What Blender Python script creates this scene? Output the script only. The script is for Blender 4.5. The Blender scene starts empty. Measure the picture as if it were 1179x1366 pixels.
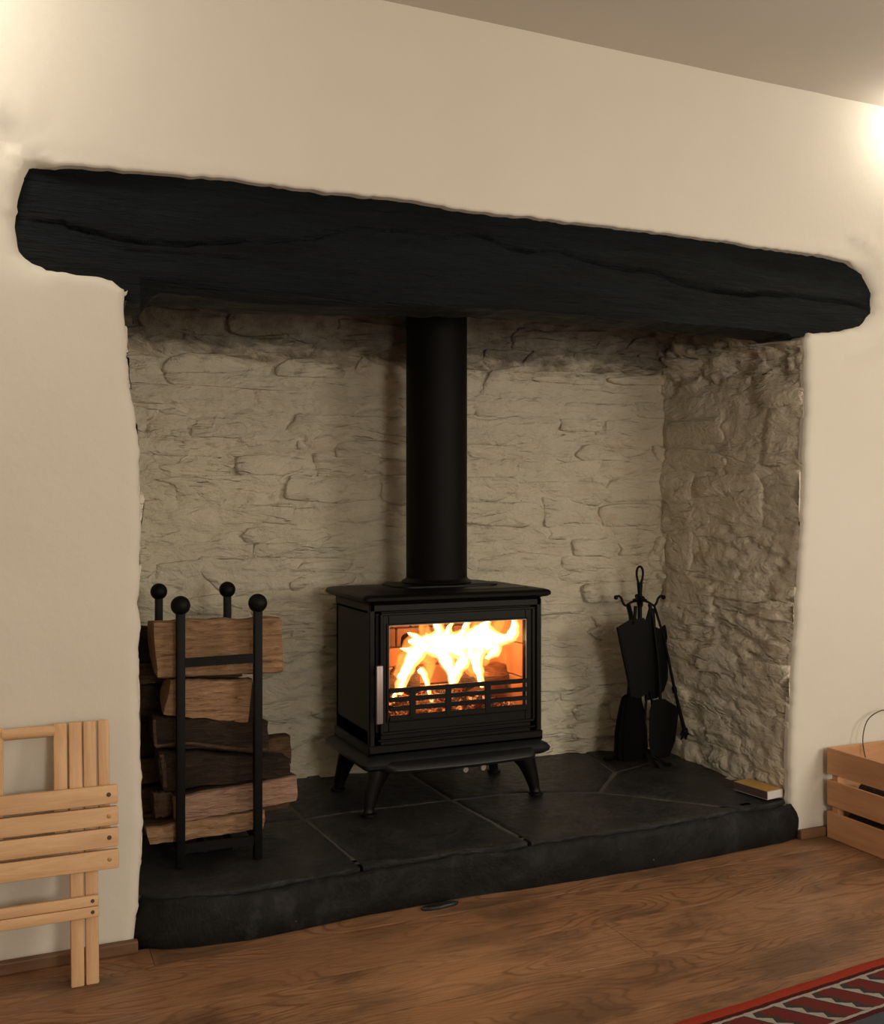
import bpy, bmesh, math, random
from mathutils import Vector, Matrix, noise
from mathutils.geometry import delaunay_2d_cdt
R = math.radians
PI = math.pi
scn = bpy.context.scene
COL = scn.collection

# ------------------------------------------------------------ camera
cam = bpy.data.cameras.new('camera'); camo = bpy.data.objects.new('camera', cam); COL.objects.link(camo)
cam.sensor_fit = 'HORIZONTAL'; cam.sensor_width = 36.0
cam.lens = 36.0 * 1350 / 1179
cam.shift_y = -6 / 1179
camo.location = (0, 0, 1.0)
camo.rotation_euler = (R(90), 0, R(-23.6))
cam.clip_start = 0.02
scn.camera = camo

# ------------------------------------------------------------ world, lamps, exposure
w = bpy.data.worlds.new('world'); scn.world = w; w.use_nodes = True
w.node_tree.nodes['Background'].inputs[0].default_value = (0.9, 0.75, 0.6, 1)
w.node_tree.nodes['Background'].inputs[1].default_value = 0.02
scn.view_settings.view_transform = 'Standard'
scn.view_settings.look = 'None'
scn.view_settings.gamma = 1
scn.view_settings.use_curve_mapping = False
scn.view_settings.exposure = 0.75

def lamp(name, loc, watts, color, radius):
    l = bpy.data.lights.new(name, 'POINT'); l.energy = watts; l.color = color; l.shadow_soft_size = radius
    o = bpy.data.objects.new(name, l); o.location = loc; COL.objects.link(o); return o
WARM = (1.0, 0.955, 0.845)
lamp('wall_lamp_light', (2.62, 2.22, 2.19), 1.3, WARM, 0.05)
lamp('wall_lamp_light', (-0.28, 2.10, 2.12), 5.4, WARM, 0.08)
lamp('table_lamp_light', (2.75, 0.15, 1.15), 42, WARM, 0.34)
lamp('room_lamp_light', (0.95, -1.3, 1.15), 60, WARM, 0.30)
lamp('fire_light', (1.25, 2.84, 0.56), 5, (1.0, 0.42, 0.12), 0.05)

# ------------------------------------------------------------ helpers
def link(name, me, mat, parent=None, smooth=True):
    o = bpy.data.objects.new(name, me); COL.objects.link(o)
    if mat is not None:
        for m in (mat if isinstance(mat, (list, tuple)) else [mat]): me.materials.append(m)
    if smooth:
        me.polygons.foreach_set('use_smooth', [True] * len(me.polygons))
    if parent: o.parent = parent
    return o
def obj(name, bm, mat, parent=None, smooth=False, sharp=None):
    bmesh.ops.recalc_face_normals(bm, faces=bm.faces)
    me = bpy.data.meshes.new(name); bm.to_mesh(me); bm.free()
    o = link(name, me, mat, parent, smooth)
    if sharp is not None:
        me.polygons.foreach_set('use_smooth', [True] * len(me.polygons))
        me.set_sharp_from_angle(angle=R(sharp))
    return o
def mesh(name, vs, fs, mat, parent=None, smooth=True, sharp=None):
    me = bpy.data.meshes.new(name); me.from_pydata(vs, [], fs); me.update()
    o = link(name, me, mat, parent, smooth)
    if sharp is not None: me.set_sharp_from_angle(angle=R(sharp))
    return o
def thing(name, label, cat, loc=(0, 0, 0), rot=(0, 0, 0), group=None):
    o = bpy.data.objects.new(name, None); COL.objects.link(o); o.location = loc; o.rotation_euler = rot
    o.empty_display_size = 0.05
    return tag(o, label, cat, group)
def tag(o, label=None, cat=None, group=None, kind=None):
    if label: o['label'] = label
    if cat: o['category'] = cat
    if group: o['group'] = group
    if kind: o['kind'] = kind
    return o
def struct(o): o['kind'] = 'structure'; return o

def nz(x, y, z=0.0): return noise.noise(Vector((x, y, z)))
def fbm(x, y, z=0.0, o=4): return noise.fractal(Vector((x, y, z)), 1.0, 2.0, o)

def add_box(bm, x0, x1, y0, y1, z0, z1, bevel=0.0, seg=1, mtx=None):
    r = bmesh.ops.create_cube(bm, size=1.0)
    vs = r['verts']
    for v in vs:
        v.co = Vector(((x0 + x1) / 2 + v.co.x * (x1 - x0), (y0 + y1) / 2 + v.co.y * (y1 - y0), (z0 + z1) / 2 + v.co.z * (z1 - z0)))
    if bevel > 0:
        es = list({e for v in vs for e in v.link_edges})
        r2 = bmesh.ops.bevel(bm, geom=es, offset=bevel, segments=seg, affect='EDGES', profile=0.5)
        vs = list({v for f in r2['faces'] for v in f.verts} | {v for v in vs if v.is_valid})
    if mtx is not None:
        for v in vs: v.co = mtx @ v.co
    return vs
def box(name, dims, mat, parent=None, bevel=0.002, seg=1):
    bm = bmesh.new(); add_box(bm, *dims, bevel=bevel, seg=seg)
    return obj(name, bm, mat, parent)
def frame_of(t):
    t = t.normalized(); a = Vector((0, 0, 1)) if abs(t.z) < 0.9 else Vector((1, 0, 0))
    n = t.cross(a).normalized(); b = t.cross(n).normalized(); return n, b
def add_tube(bm, pts, rad, n=10, cap=True, flat=(1, 1), closed=False):
    pts = [Vector(p) for p in pts]
    rs = rad if isinstance(rad, (list, tuple)) else [rad] * len(pts)
    rings = []; pn = None; N = len(pts)
    for i, p in enumerate(pts):
        if closed: t = pts[(i + 1) % N] - pts[i - 1]
        else: t = pts[min(i + 1, N - 1)] - pts[max(i - 1, 0)]
        if pn is None: a, b = frame_of(t)
        else:
            t = t.normalized(); a = (pn - t * pn.dot(t)).normalized(); b = t.cross(a)
        pn = a
        rings.append([bm.verts.new(p + (a * math.cos(2 * PI * k / n) * flat[0] + b * math.sin(2 * PI * k / n) * flat[1]) * rs[i]) for k in range(n)])
    M = N if closed else N - 1
    for i in range(M):
        A = rings[i]; B = rings[(i + 1) % N]
        for k in range(n):
            bm.faces.new((A[k], A[(k + 1) % n], B[(k + 1) % n], B[k]))
    if cap and not closed:
        bm.faces.new(rings[0][::-1]); bm.faces.new(rings[-1])
def tube(name, pts, rad, mat, parent=None, n=10, **k):
    bm = bmesh.new(); add_tube(bm, pts, rad, n, **k); return obj(name, bm, mat, parent, sharp=50)
def add_lathe(bm, prof, c, n=24):
    rings = []
    for r, z in prof:
        rings.append([bm.verts.new((c[0] + r * math.cos(2 * PI * k / n), c[1] + r * math.sin(2 * PI * k / n), c[2] + z)) for k in range(n)])
    for A, B in zip(rings, rings[1:]):
        for k in range(n): bm.faces.new((A[k], A[(k + 1) % n], B[(k + 1) % n], B[k]))
    bm.faces.new(rings[0][::-1]); bm.faces.new(rings[-1])
def add_ball(bm, c, r, n=16):
    m = Matrix.Translation(Vector(c)); bmesh.ops.create_uvsphere(bm, u_segments=n, v_segments=n // 2 + 2, radius=r, matrix=m)
def smoothline(pts, n=4):
    out = []
    for i in range(len(pts) - 1):
        p0 = Vector(pts[max(i - 1, 0)]); p1 = Vector(pts[i]); p2 = Vector(pts[i + 1]); p3 = Vector(pts[min(i + 2, len(pts) - 1)])
        for k in range(n):
            t = k / n
            out.append(0.5 * ((2 * p1) + (p2 - p0) * t + (2 * p0 - 5 * p1 + 4 * p2 - p3) * t * t + (3 * p1 - p0 - 3 * p2 + p3) * t ** 3))
    out.append(Vector(pts[-1])); return out
def resample(poly, step, closed=True):
    out = []; n = len(poly)
    for i in range(n if closed else n - 1):
        a = Vector(poly[i]); b = Vector(poly[(i + 1) % n]); m = max(1, int(round((b - a).length / step)))
        for k in range(m): out.append(a + (b - a) * k / m)
    if not closed: out.append(Vector(poly[-1]))
    return out
def inside(p, poly):
    x, y = p[0], p[1]; c = False; n = len(poly); j = n - 1
    for i in range(n):
        xi, yi = poly[i][0], poly[i][1]; xj, yj = poly[j][0], poly[j][1]
        if (yi > y) != (yj > y) and x < (xj - xi) * (y - yi) / (yj - yi) + xi: c = not c
        j = i
    return c
def seg_dist(p, a, b):
    ax, ay = a[0], a[1]; dx, dy = b[0] - ax, b[1] - ay; L = dx * dx + dy * dy
    t = 0 if L == 0 else max(0, min(1, ((p[0] - ax) * dx + (p[1] - ay) * dy) / L))
    return math.hypot(p[0] - ax - t * dx, p[1] - ay - t * dy)
def line_dist(p, poly, closed=False):
    n = len(poly); best = 1e9
    for i in range(n if closed else n - 1):
        d = seg_dist(p, poly[i], poly[(i + 1) % n])
        if d < best: best = d
    return best
def offset_poly(poly, d):
    n = len(poly); A = sum(poly[i][0] * poly[(i + 1) % n][1] - poly[(i + 1) % n][0] * poly[i][1] for i in range(n))
    s = 1 if A > 0 else -1; out = []
    for i in range(n):
        a = Vector(poly[i - 1]); b = Vector(poly[i]); c = Vector(poly[(i + 1) % n])
        t1 = (b - a).normalized(); t2 = (c - b).normalized()
        nn = Vector((t1.y, -t1.x)) + Vector((t2.y, -t2.x))
        if nn.length < 1e-6: nn = Vector((t1.y, -t1.x))
        nn.normalize(); out.append(b + nn * d * s)
    return out
def fill(outer, holes, pts):
    """triangulated area: outer and hole rings kept as edges, loose points added"""
    V = []; E = []
    for ring in [outer] + holes:
        s = len(V); V += [Vector((p[0], p[1])) for p in ring]; n = len(ring)
        E += [(s + i, s + (i + 1) % n) for i in range(n)]
    V += [Vector((p[0], p[1])) for p in pts]
    v, e, f, _, _, _ = delaunay_2d_cdt(V, E, [], 0, 1e-6)
    F = []
    for t in f:
        c = ((v[t[0]].x + v[t[1]].x + v[t[2]].x) / 3, (v[t[0]].y + v[t[1]].y + v[t[2]].y) / 3)
        if inside(c, outer) and not any(inside(c, h) for h in holes): F.append(tuple(t))
    return v, F

# ------------------------------------------------------------ materials
class N:
    def __init__(s, name):
        s.m = bpy.data.materials.new(name); s.m.use_nodes = True; s.t = s.m.node_tree; s.t.nodes.clear()
        s.out = s.t.nodes.new('ShaderNodeOutputMaterial')
    def n(s, typ, **kw):
        nd = s.t.nodes.new('ShaderNode' + typ)
        for k, v in kw.items(): setattr(nd, k, v)
        return nd
    def put(s, sock, v):
        if isinstance(v, bpy.types.NodeSocket): s.t.links.new(v, sock)
        elif v is not None:
            if hasattr(sock, 'default_value'):
                if isinstance(v, (tuple, list)) and len(v) == 3 and sock.type == 'RGBA': v = (*v, 1)
                sock.default_value = v
    def math(s, op, a, b=None, c=None, clamp=False):
        nd = s.n('Math', operation=op, use_clamp=clamp); s.put(nd.inputs[0], a); s.put(nd.inputs[1], b)
        if c is not None: s.put(nd.inputs[2], c)
        return nd.outputs[0]
    def coord(s, kind='Object'): return s.n('TexCoord').outputs[kind]
    def pos(s): return s.n('NewGeometry').outputs['Position']
    def xyz(s, v):
        nd = s.n('SeparateXYZ'); s.put(nd.inputs[0], v); return nd.outputs
    def scale(s, v, sc, off=None):
        nd = s.n('Mapping'); s.put(nd.inputs[0], v); nd.inputs['Scale'].default_value = sc
        if off is not None: s.put(nd.inputs['Location'], off)
        return nd.outputs[0]
    def noise(s, v, sc=5, det=4, rough=0.55, dist=0.0):
        nd = s.n('TexNoise'); s.put(nd.inputs['Vector'], v); nd.inputs['Scale'].default_value = sc; nd.inputs['Detail'].default_value = det
        nd.inputs['Roughness'].default_value = rough; nd.inputs['Distortion'].default_value = dist; return nd.outputs['Fac']
    def ramp(s, f, stops, interp='LINEAR'):
        nd = s.n('ValToRGB'); s.put(nd.inputs[0], f); cr = nd.color_ramp; cr.interpolation = interp
        while len(cr.elements) < len(stops): cr.elements.new(0.5)
        for e, (p, c) in zip(cr.elements, stops):
            e.position = p; e.color = (*c, 1) if isinstance(c, tuple) else (c, c, c, 1)
        return nd.outputs[0]
    def mix(s, f, a, b, mode='MIX'):
        nd = s.n('Mix', data_type='RGBA', blend_type=mode); s.put(nd.inputs[0], f); s.put(nd.inputs[6], a); s.put(nd.inputs[7], b); return nd.outputs[2]
    def bump(s, h, strength=0.5, dist=0.01, nrm=None):
        nd = s.n('Bump'); s.put(nd.inputs['Height'], h); nd.inputs['Strength'].default_value = strength; nd.inputs['Distance'].default_value = dist
        if nrm is not None: s.put(nd.inputs['Normal'], nrm)
        return nd.outputs[0]
    def pbr(s, col, rough=0.6, nrm=None, metal=0.0, spec=0.5, emis=None, es=0.0):
        p = s.n('BsdfPrincipled'); s.put(p.inputs['Base Color'], col); s.put(p.inputs['Roughness'], rough)
        p.inputs['Metallic'].default_value = metal; p.inputs['Specular IOR Level'].default_value = spec
        if nrm is not None: s.put(p.inputs['Normal'], nrm)
        if emis is not None: s.put(p.inputs['Emission Color'], emis); p.inputs['Emission Strength'].default_value = es
        s.t.links.new(p.outputs[0], s.out.inputs[0]); return s.m

def m_plaster():
    a = N('cream_plaster'); p = a.pos()
    n1 = a.noise(p, 1.7, 4); n2 = a.noise(p, 9, 5); n3 = a.noise(p, 70, 3)
    col = a.mix(a.ramp(n1, [(0.3, 0.0), (0.75, 1.0)]), (0.655, 0.60, 0.51), (0.70, 0.645, 0.555))
    h = a.math('ADD', a.math('MULTIPLY', n2, 1.0), a.math('MULTIPLY', n3, 0.08))
    return a.pbr(col, 0.75, a.bump(h, 0.16, 0.02), spec=0.2)
def m_stone(name, tint, soot_z, soot=True):
    a = N(name); p = a.pos()
    n1 = a.noise(p, 3.0, 4); n2 = a.noise(p, 22, 6, 0.6); n3 = a.noise(a.scale(p, (1, 1, 2.2)), 9, 5, 0.6, 0.6)
    col = a.mix(a.ramp(n1, [(0.35, 0.0), (0.7, 1.0)]), tint, tuple(c * 0.88 for c in tint))
    # faint ochre stains where the heat has browned the whitewash
    st = a.ramp(a.noise(a.scale(p, (1, 1, 1.6)), 5.5, 4, 0.6), [(0.60, 0.0), (0.74, 1.0)])
    col = a.mix(a.math('MULTIPLY', st, 0.35), col, (0.42, 0.27, 0.14))
    pit = a.ramp(a.noise(p, 60, 3, 0.6), [(0.23, 1.0), (0.27, 0.0)])
    col = a.mix(pit, col, (0.10, 0.08, 0.055))
    if soot:
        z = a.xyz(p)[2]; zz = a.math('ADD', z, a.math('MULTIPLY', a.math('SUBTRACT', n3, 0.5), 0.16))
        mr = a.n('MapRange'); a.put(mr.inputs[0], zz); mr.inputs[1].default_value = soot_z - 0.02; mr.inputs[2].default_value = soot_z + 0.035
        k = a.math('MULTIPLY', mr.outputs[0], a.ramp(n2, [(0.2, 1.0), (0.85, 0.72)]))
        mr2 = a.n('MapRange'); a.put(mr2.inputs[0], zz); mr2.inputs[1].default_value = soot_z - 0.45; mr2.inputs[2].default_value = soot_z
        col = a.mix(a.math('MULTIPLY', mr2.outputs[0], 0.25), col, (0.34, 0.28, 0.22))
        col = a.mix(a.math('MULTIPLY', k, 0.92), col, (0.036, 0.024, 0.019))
    cr = a.noise(a.scale(p, (1, 1, 3.4)), 4.0, 3, 0.55, 0.4)
    cr = a.ramp(a.math('ABSOLUTE', a.math('SUBTRACT', cr, 0.5)), [(0.0, 1.0), (0.035, 0.0)])
    cr = a.math('MULTIPLY', cr, a.ramp(a.noise(a.scale(p, (1, 1, 1.5)), 6, 3), [(0.46, 0.0), (0.58, 1.0)]))
    h = a.math('ADD', a.math('MULTIPLY', n3, 1.0), a.math('MULTIPLY', n2, 0.35))
    h = a.math('SUBTRACT', h, a.math('MULTIPLY', cr, 0.15))
    return a.pbr(col, 0.7, a.bump(h, 1.0, 0.026), spec=0.25)
def m_beam():
    a = N('black_painted_oak'); p = a.pos()
    s = a.scale(p, (0.9, 3, 9))
    g = a.noise(s, 9, 7, 0.65, 0.4); l = a.noise(p, 2.2, 4); f = a.noise(a.scale(p, (1, 4, 14)), 26, 4, 0.6)
    col = a.ramp(a.noise(s, 3, 5, 0.6), [(0.3, (0.0013, 0.0026, 0.0036)), (0.75, (0.0058, 0.0108, 0.0142))])
    chip = a.math('MULTIPLY', a.ramp(a.noise(a.scale(p, (1, 1, 1.8)), 11, 6, 0.7), [(0.69, 0.0), (0.72, 1.0)]), a.ramp(l, [(0.5, 0.0), (0.6, 1.0)]))
    col = a.mix(chip, col, (0.045, 0.026, 0.016))
    h = a.math('ADD', g, a.math('MULTIPLY', f, 0.35))
    return a.pbr(col, a.ramp(g, [(0.3, 0.45), (0.8, 0.75)]), a.bump(h, 1.0, 0.016), spec=0.2)
def m_slate(name, c0, c1, rough=0.5, spec=0.45):
    a = N(name); p = a.pos(); n1 = a.noise(p, 5, 7, 0.65, 0.5); n2 = a.noise(p, 35, 5, 0.65)
    col = a.ramp(n1, [(0.3, c0), (0.72, c1)])
    dust = a.ramp(a.noise(a.scale(p, (1.5, 1, 1)), 3.2, 8, 0.72), [(0.56, 0.0), (0.74, 1.0)])
    col = a.mix(a.math('MULTIPLY', dust, 0.35), col, (0.085, 0.078, 0.068))
    fl = a.n('TexVoronoi', feature='F1'); a.put(fl.inputs['Vector'], p); fl.inputs['Scale'].default_value = 30
    sp = a.math('MULTIPLY', a.ramp(fl.outputs['Distance'], [(0.05, 1.0), (0.075, 0.0)]), a.ramp(a.noise(p, 7, 2), [(0.6, 0.0), (0.64, 1.0)]))
    col = a.mix(a.math('MULTIPLY', sp, 0.7), col, (0.3, 0.28, 0.25))
    h = a.math('ADD', n1, a.math('MULTIPLY', n2, 0.3))
    return a.pbr(col, a.ramp(n2, [(0.3, rough - 0.1), (0.8, rough + 0.2)]), a.bump(h, 0.85, 0.014), spec=spec)
def m_iron(name='cast_iron', c=(0.010, 0.0095, 0.009), rough=0.5, spec=0.5):
    a = N(name); p = a.coord(); n2 = a.noise(p, 120, 3)
    return a.pbr(c, rough, a.bump(n2, 0.25, 0.001), spec=spec)
def m_floor(name='oak_board', dark=1.0):
    a = N(name); oi = a.n('ObjectInfo').outputs['Random']; p = a.coord()
    off = a.n('CombineXYZ'); a.put(off.inputs[0], a.math('MULTIPLY', oi, 17)); a.put(off.inputs[1], a.math('MULTIPLY', oi, 41)); a.put(off.inputs[2], oi)
    va = a.n('VectorMath', operation='ADD'); a.put(va.inputs[0], p); a.put(va.inputs[1], off.outputs[0]); v = va.outputs[0]
    base = a.noise(a.scale(v, (1.0, 4.6, 1)), 1.15, 2.0, 0.5, 0.25)
    rings = a.math('SINE', a.math('MULTIPLY', base, 210.0))
    rings = a.ramp(a.math('MULTIPLY_ADD', rings, 0.5, 0.5), [(0.0, 1.0), (0.20, 0.2), (0.5, 0.0)])
    zone = a.ramp(a.noise(a.scale(v, (1.0, 2.2, 1)), 1.9, 3), [(0.38, 0.20), (0.55, 1.0)])
    fine = a.noise(a.scale(v, (1.5, 60, 1)), 8, 5, 0.6)
    blotch = a.ramp(a.noise(a.scale(v, (1.0, 2.0, 1)), 3.1, 5, 0.6), [(0.47, 0.0), (0.63, 1.0)])
    vo = a.n('TexVoronoi', feature='F1'); a.put(vo.inputs['Vector'], a.scale(v, (1.0, 2.0, 0.3))); vo.inputs['Scale'].default_value = 2.3
    kn = a.ramp(vo.outputs['Distance'], [(0.035, 1.0), (0.06, 0.45), (0.20, 0.0)])
    tone = a.mix(oi, (0.29, 0.142, 0.066), (0.38, 0.20, 0.10))
    col = a.mix(a.math('MULTIPLY', a.math('MULTIPLY', rings, zone), 0.66), tone, (0.12, 0.045, 0.016))
    col = a.mix(a.math('MULTIPLY', a.ramp(fine, [(0.35, 1.0), (0.6, 0.0)]), 0.75), col, (0.14, 0.060, 0.025))
    col = a.mix(a.math('MULTIPLY', blotch, 0.66), col, (0.075, 0.042, 0.024))
    col = a.mix(a.math('MULTIPLY', kn, 0.8), col, (0.06, 0.024, 0.010))
    h = a.math('ADD', a.math('MULTIPLY', fine, 0.6), a.math('MULTIPLY', rings, -0.3))
    return a.pbr(col, a.ramp(fine, [(0.2, 0.38), (0.8, 0.55)]), a.bump(h, 0.25, 0.003), spec=0.4)
def m_wood(name, c0, c1, axis=0, rough=0.55, fine=1.0):
    a = N(name); oi = a.n('ObjectInfo').outputs['Random']; p = a.coord()
    va = a.n('VectorMath', operation='ADD'); a.put(va.inputs[0], p); a.put(va.inputs[1], oi); v = va.outputs[0]
    sc = [9, 9, 9]; sc[axis] = 0.9
    g = a.noise(a.scale(v, tuple(sc)), 5 * fine, 6, 0.6, 0.7); f = a.noise(a.scale(v, tuple(s * 5 for s in sc)), 6, 4)
    b = a.noise(v, 14, 3)
    col = a.ramp(g, [(0.25, c0), (0.7, c1)])
    col = a.mix(a.math('MULTIPLY', a.ramp(b, [(0.55, 0.0), (0.75, 1.0)]), 0.25), col, c0)
    h = a.math('ADD', g, a.math('MULTIPLY', f, 0.4))
    return a.pbr(col, rough, a.bump(h, 0.3, 0.004 * fine), spec=0.35)
def m_splitlog(name, c0, c1, c2):
    a = N(name); oi = a.n('ObjectInfo').outputs['Random']; p = a.coord()
    va = a.n('VectorMath', operation='ADD'); a.put(va.inputs[0], p); a.put(va.inputs[1], a.math('MULTIPLY', oi, 9)); v = va.outputs[0]
    g = a.noise(a.scale(v, (2.0, 12, 12)), 7, 7, 0.68, 1.0); f = a.noise(a.scale(v, (6, 60, 60)), 8, 4); b = a.noise(v, 9, 3)
    col = a.ramp(g, [(0.28, c0), (0.42, c1), (0.75, c2)])
    col = a.mix(a.math('MULTIPLY', a.ramp(b, [(0.5, 0.0), (0.8, 1.0)]), 0.5), col, c0)
    h = a.math('ADD', g, a.math('MULTIPLY', f, 0.3))
    return a.pbr(col, 0.75, a.bump(h, 1.0, 0.016), spec=0.2)
def m_flame(name, col, strength, facing=False):
    a = N(name); e = a.n('Emission'); e.inputs[1].default_value = strength
    e.inputs[0].default_value = (*col, 1)
    if facing:
        lw = a.n('LayerWeight'); lw.inputs[0].default_value = 0.5
        nn = a.noise(a.scale(a.pos(), (1, 1, 0.35)), 42, 3)
        fac = a.math('MULTIPLY', a.math('POWER', a.math('SUBTRACT', 1.0, lw.outputs['Facing']), 1.6), a.ramp(nn, [(0.3, 0.15), (0.65, 0.9)]))
        tr = a.n('BsdfTransparent'); mx = a.n('MixShader'); a.put(mx.inputs[0], fac)
        a.t.links.new(tr.outputs[0], mx.inputs[1]); a.t.links.new(e.outputs[0], mx.inputs[2]); a.t.links.new(mx.outputs[0], a.out.inputs[0])
    else: a.t.links.new(e.outputs[0], a.out.inputs[0])
    return a.m
def m_glass():
    a = N('stove_glass'); tr = a.n('BsdfTransparent'); tr.inputs[0].default_value = (1.0, 0.96, 0.90, 1)
    gl = a.n('BsdfGlossy'); gl.inputs['Roughness'].default_value = 0.05
    fr = a.n('Fresnel'); fr.inputs[0].default_value = 1.4; mx = a.n('MixShader')
    a.put(mx.inputs[0], fr.outputs[0]); a.t.links.new(tr.outputs[0], mx.inputs[1]); a.t.links.new(gl.outputs[0], mx.inputs[2]); a.t.links.new(mx.outputs[0], a.out.inputs[0])
    return a.m
def m_ember():
    a = N('glowing_embers'); p = a.pos(); n1 = a.noise(p, 38, 5, 0.7)
    st = a.ramp(n1, [(0.50, 0.03), (0.60, 0.30), (0.70, 1.0)])
    col = a.ramp(n1, [(0.45, (0.6, 0.06, 0.01)), (0.62, (1.0, 0.30, 0.08)), (0.75, (1.0, 0.7, 0.4))])
    m = a.pbr((0.02, 0.016, 0.014), 0.9, None, emis=col, es=1.0)
    pr = [n for n in a.t.nodes if n.type == 'BSDF_PRINCIPLED'][0]
    a.put(pr.inputs['Emission Strength'], a.math('MULTIPLY', st, 1.7)); return m
def m_simple(name, c, rough=0.6, metal=0.0, spec=0.5, bs=0.15, sc=80):
    a = N(name); n1 = a.noise(a.coord(), sc, 3)
    col = a.mix(a.math('MULTIPLY', n1, 0.35), c, tuple(x * 0.75 for x in c))
    return a.pbr(col, rough, a.bump(n1, bs, 0.002), metal=metal, spec=spec)

M = {}
M['plaster'] = m_plaster()
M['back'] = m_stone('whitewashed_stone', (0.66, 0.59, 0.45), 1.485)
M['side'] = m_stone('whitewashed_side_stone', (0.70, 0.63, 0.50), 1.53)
M['beam'] = m_beam()
M['slate'] = m_slate('slate', (0.0075, 0.0078, 0.0076), (0.034, 0.033, 0.031), 0.45)
M['kerb'] = m_slate('black_painted_kerb', (0.0024, 0.0023, 0.0022), (0.0125, 0.012, 0.011), 0.66, 0.22)
M['joint'] = m_slate('hearth_joint', (0.045, 0.043, 0.038), (0.12, 0.112, 0.095), 0.7)
M['iron'] = m_iron('stove_iron', (0.0038, 0.0030, 0.0026), 0.45, 0.2)
M['iron2'] = m_iron('base_iron', (0.011, 0.0115, 0.0122), 0.42, 0.35)
M['wrought'] = m_iron('wrought_iron', (0.0032, 0.0029, 0.0027), 0.55, 0.15)
M['pipe'] = m_iron('flue_enamel', (0.0035, 0.0028, 0.0024), 0.6, 0.12)
M['floor'] = m_floor()
M['ceiling'] = m_simple('ceiling_paint', (0.58, 0.52, 0.45), 0.85, sc=3, bs=0.05)
M['skirt'] = m_wood('oak_skirting', (0.11, 0.052, 0.025), (0.19, 0.095, 0.048), 0)
M['chair_v'] = m_wood('beech_upright', (0.52, 0.29, 0.14), (0.70, 0.44, 0.24), 2)
M['chair_h'] = m_wood('beech_slat', (0.52, 0.29, 0.14), (0.70, 0.44, 0.24), 0)
M['crate_y'] = m_wood('pine_side_slat', (0.44, 0.21, 0.095), (0.58, 0.30, 0.15), 1)
M['crate_x'] = m_wood('pine_end_slat', (0.44, 0.21, 0.095), (0.58, 0.30, 0.15), 0)
M['log'] = m_splitlog('split_wood', (0.11, 0.052, 0.024), (0.38, 0.215, 0.115), (0.58, 0.37, 0.215))
M['log_pink'] = m_splitlog('split_wood_pale', (0.17, 0.085, 0.052), (0.42, 0.25, 0.17), (0.56, 0.36, 0.26))
M['log_dark'] = m_splitlog('dark_bark', (0.012, 0.008, 0.006), (0.035, 0.022, 0.015), (0.075, 0.048, 0.032))
M['log_dim'] = m_splitlog('weathered_wood', (0.05, 0.026, 0.015), (0.10, 0.055, 0.03), (0.19, 0.11, 0.065))
M['brass'] = m_simple('brass_screw', (0.25, 0.15, 0.05), 0.4, 0.8)
M['screw'] = m_simple('dark_screw_hole', (0.06, 0.03, 0.015), 0.6)
M['handle'] = m_simple('brushed_steel', (0.34, 0.28, 0.27), 0.42, 0.55)
M['glass'] = m_glass()
M['rim'] = m_simple('glass_rim', (0.45, 0.36, 0.28), 0.3, 0.6)
M['ember'] = m_ember()
M['firebrick'] = m_simple('firebrick', (0.46, 0.20, 0.09), 0.85, sc=30)
M['sootbrick'] = m_simple('sooty_firebrick', (0.13, 0.06, 0.035), 0.85, sc=30)
M['burn'] = m_splitlog('burning_wood', (0.05, 0.02, 0.01), (0.35, 0.13, 0.05), (0.6, 0.26, 0.10))
M['char'] = m_splitlog('charred_wood', (0.01, 0.006, 0.004), (0.06, 0.025, 0.015), (0.28, 0.10, 0.04))
M['core'] = m_flame('flame_core', (1.0, 0.72, 0.40), 7.0)
M['halo'] = m_flame('flame_edge', (1.0, 0.33, 0.06), 1.2, True)
M['match_top'] = m_simple('gold_card', (0.60, 0.33, 0.08), 0.35, 0.25)
M['match_white'] = m_simple('white_card', (0.62, 0.58, 0.52), 0.7)
M['match_strike'] = m_simple('striker_strip', (0.085, 0.045, 0.045), 0.8)
M['bristle'] = m_simple('black_bristle', (0.003, 0.003, 0.0027), 0.95, spec=0.05)

# ------------------------------------------------------------ setting: front wall with the fireplace opening
WY = 2.37
beam_top = [(0.052, 1.722), (0.064, 1.742), (0.091, 1.747), (0.168, 1.754), (0.281, 1.761), (0.432, 1.769), (0.573, 1.771), (0.74, 1.771), (0.897, 1.777), (0.999, 1.774), (1.148, 1.769), (1.326, 1.773), (1.514, 1.776), (1.713, 1.779), (1.924, 1.778), (2.147, 1.773), (2.294, 1.774), (2.415, 1.765), (2.493, 1.737), (2.530, 1.679), (2.523, 1.619), (2.477, 1.572), (2.384, 1.546), (2.309, 1.534), (2.262, 1.533)]
beam_left = [(0.232, 1.514), (0.168, 1.518), (0.094, 1.524), (0.068, 1.54), (0.045, 1.565), (0.038, 1.613), (0.041, 1.679)]
open_R = [(2.248, 1.512), (2.250, 1.357), (2.243, 1.175), (2.234, 0.948), (2.215, 0.721), (2.198, 0.496), (2.186, 0.271), (2.190, 0.10), (2.20, 0.0)]
open_L = [(0.279, 0.0), (0.284, 0.048), (0.293, 0.147), (0.296, 0.282), (0.294, 0.452), (0.289, 0.622), (0.291, 0.792), (0.293, 0.961), (0.291, 1.131), (0.281, 1.215), (0.266, 1.299), (0.260, 1.4), (0.256, 1.492)]
hole = beam_top + open_R + open_L + beam_left
hole = resample(hole, 0.011)
def jag(p):
    a = 0.0045 if p.y > 1.5 else 0.005
    return Vector((p.x + a * fbm(p.x * 22, p.y * 22, 3.1), p.y + (a * fbm(p.x * 26, p.y * 26, 8.2) if p.y > 0.02 else 0)))
hole = [jag(p) for p in hole]
for p in hole:
    if p.y < 0.012: p.y = 0.0
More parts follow.
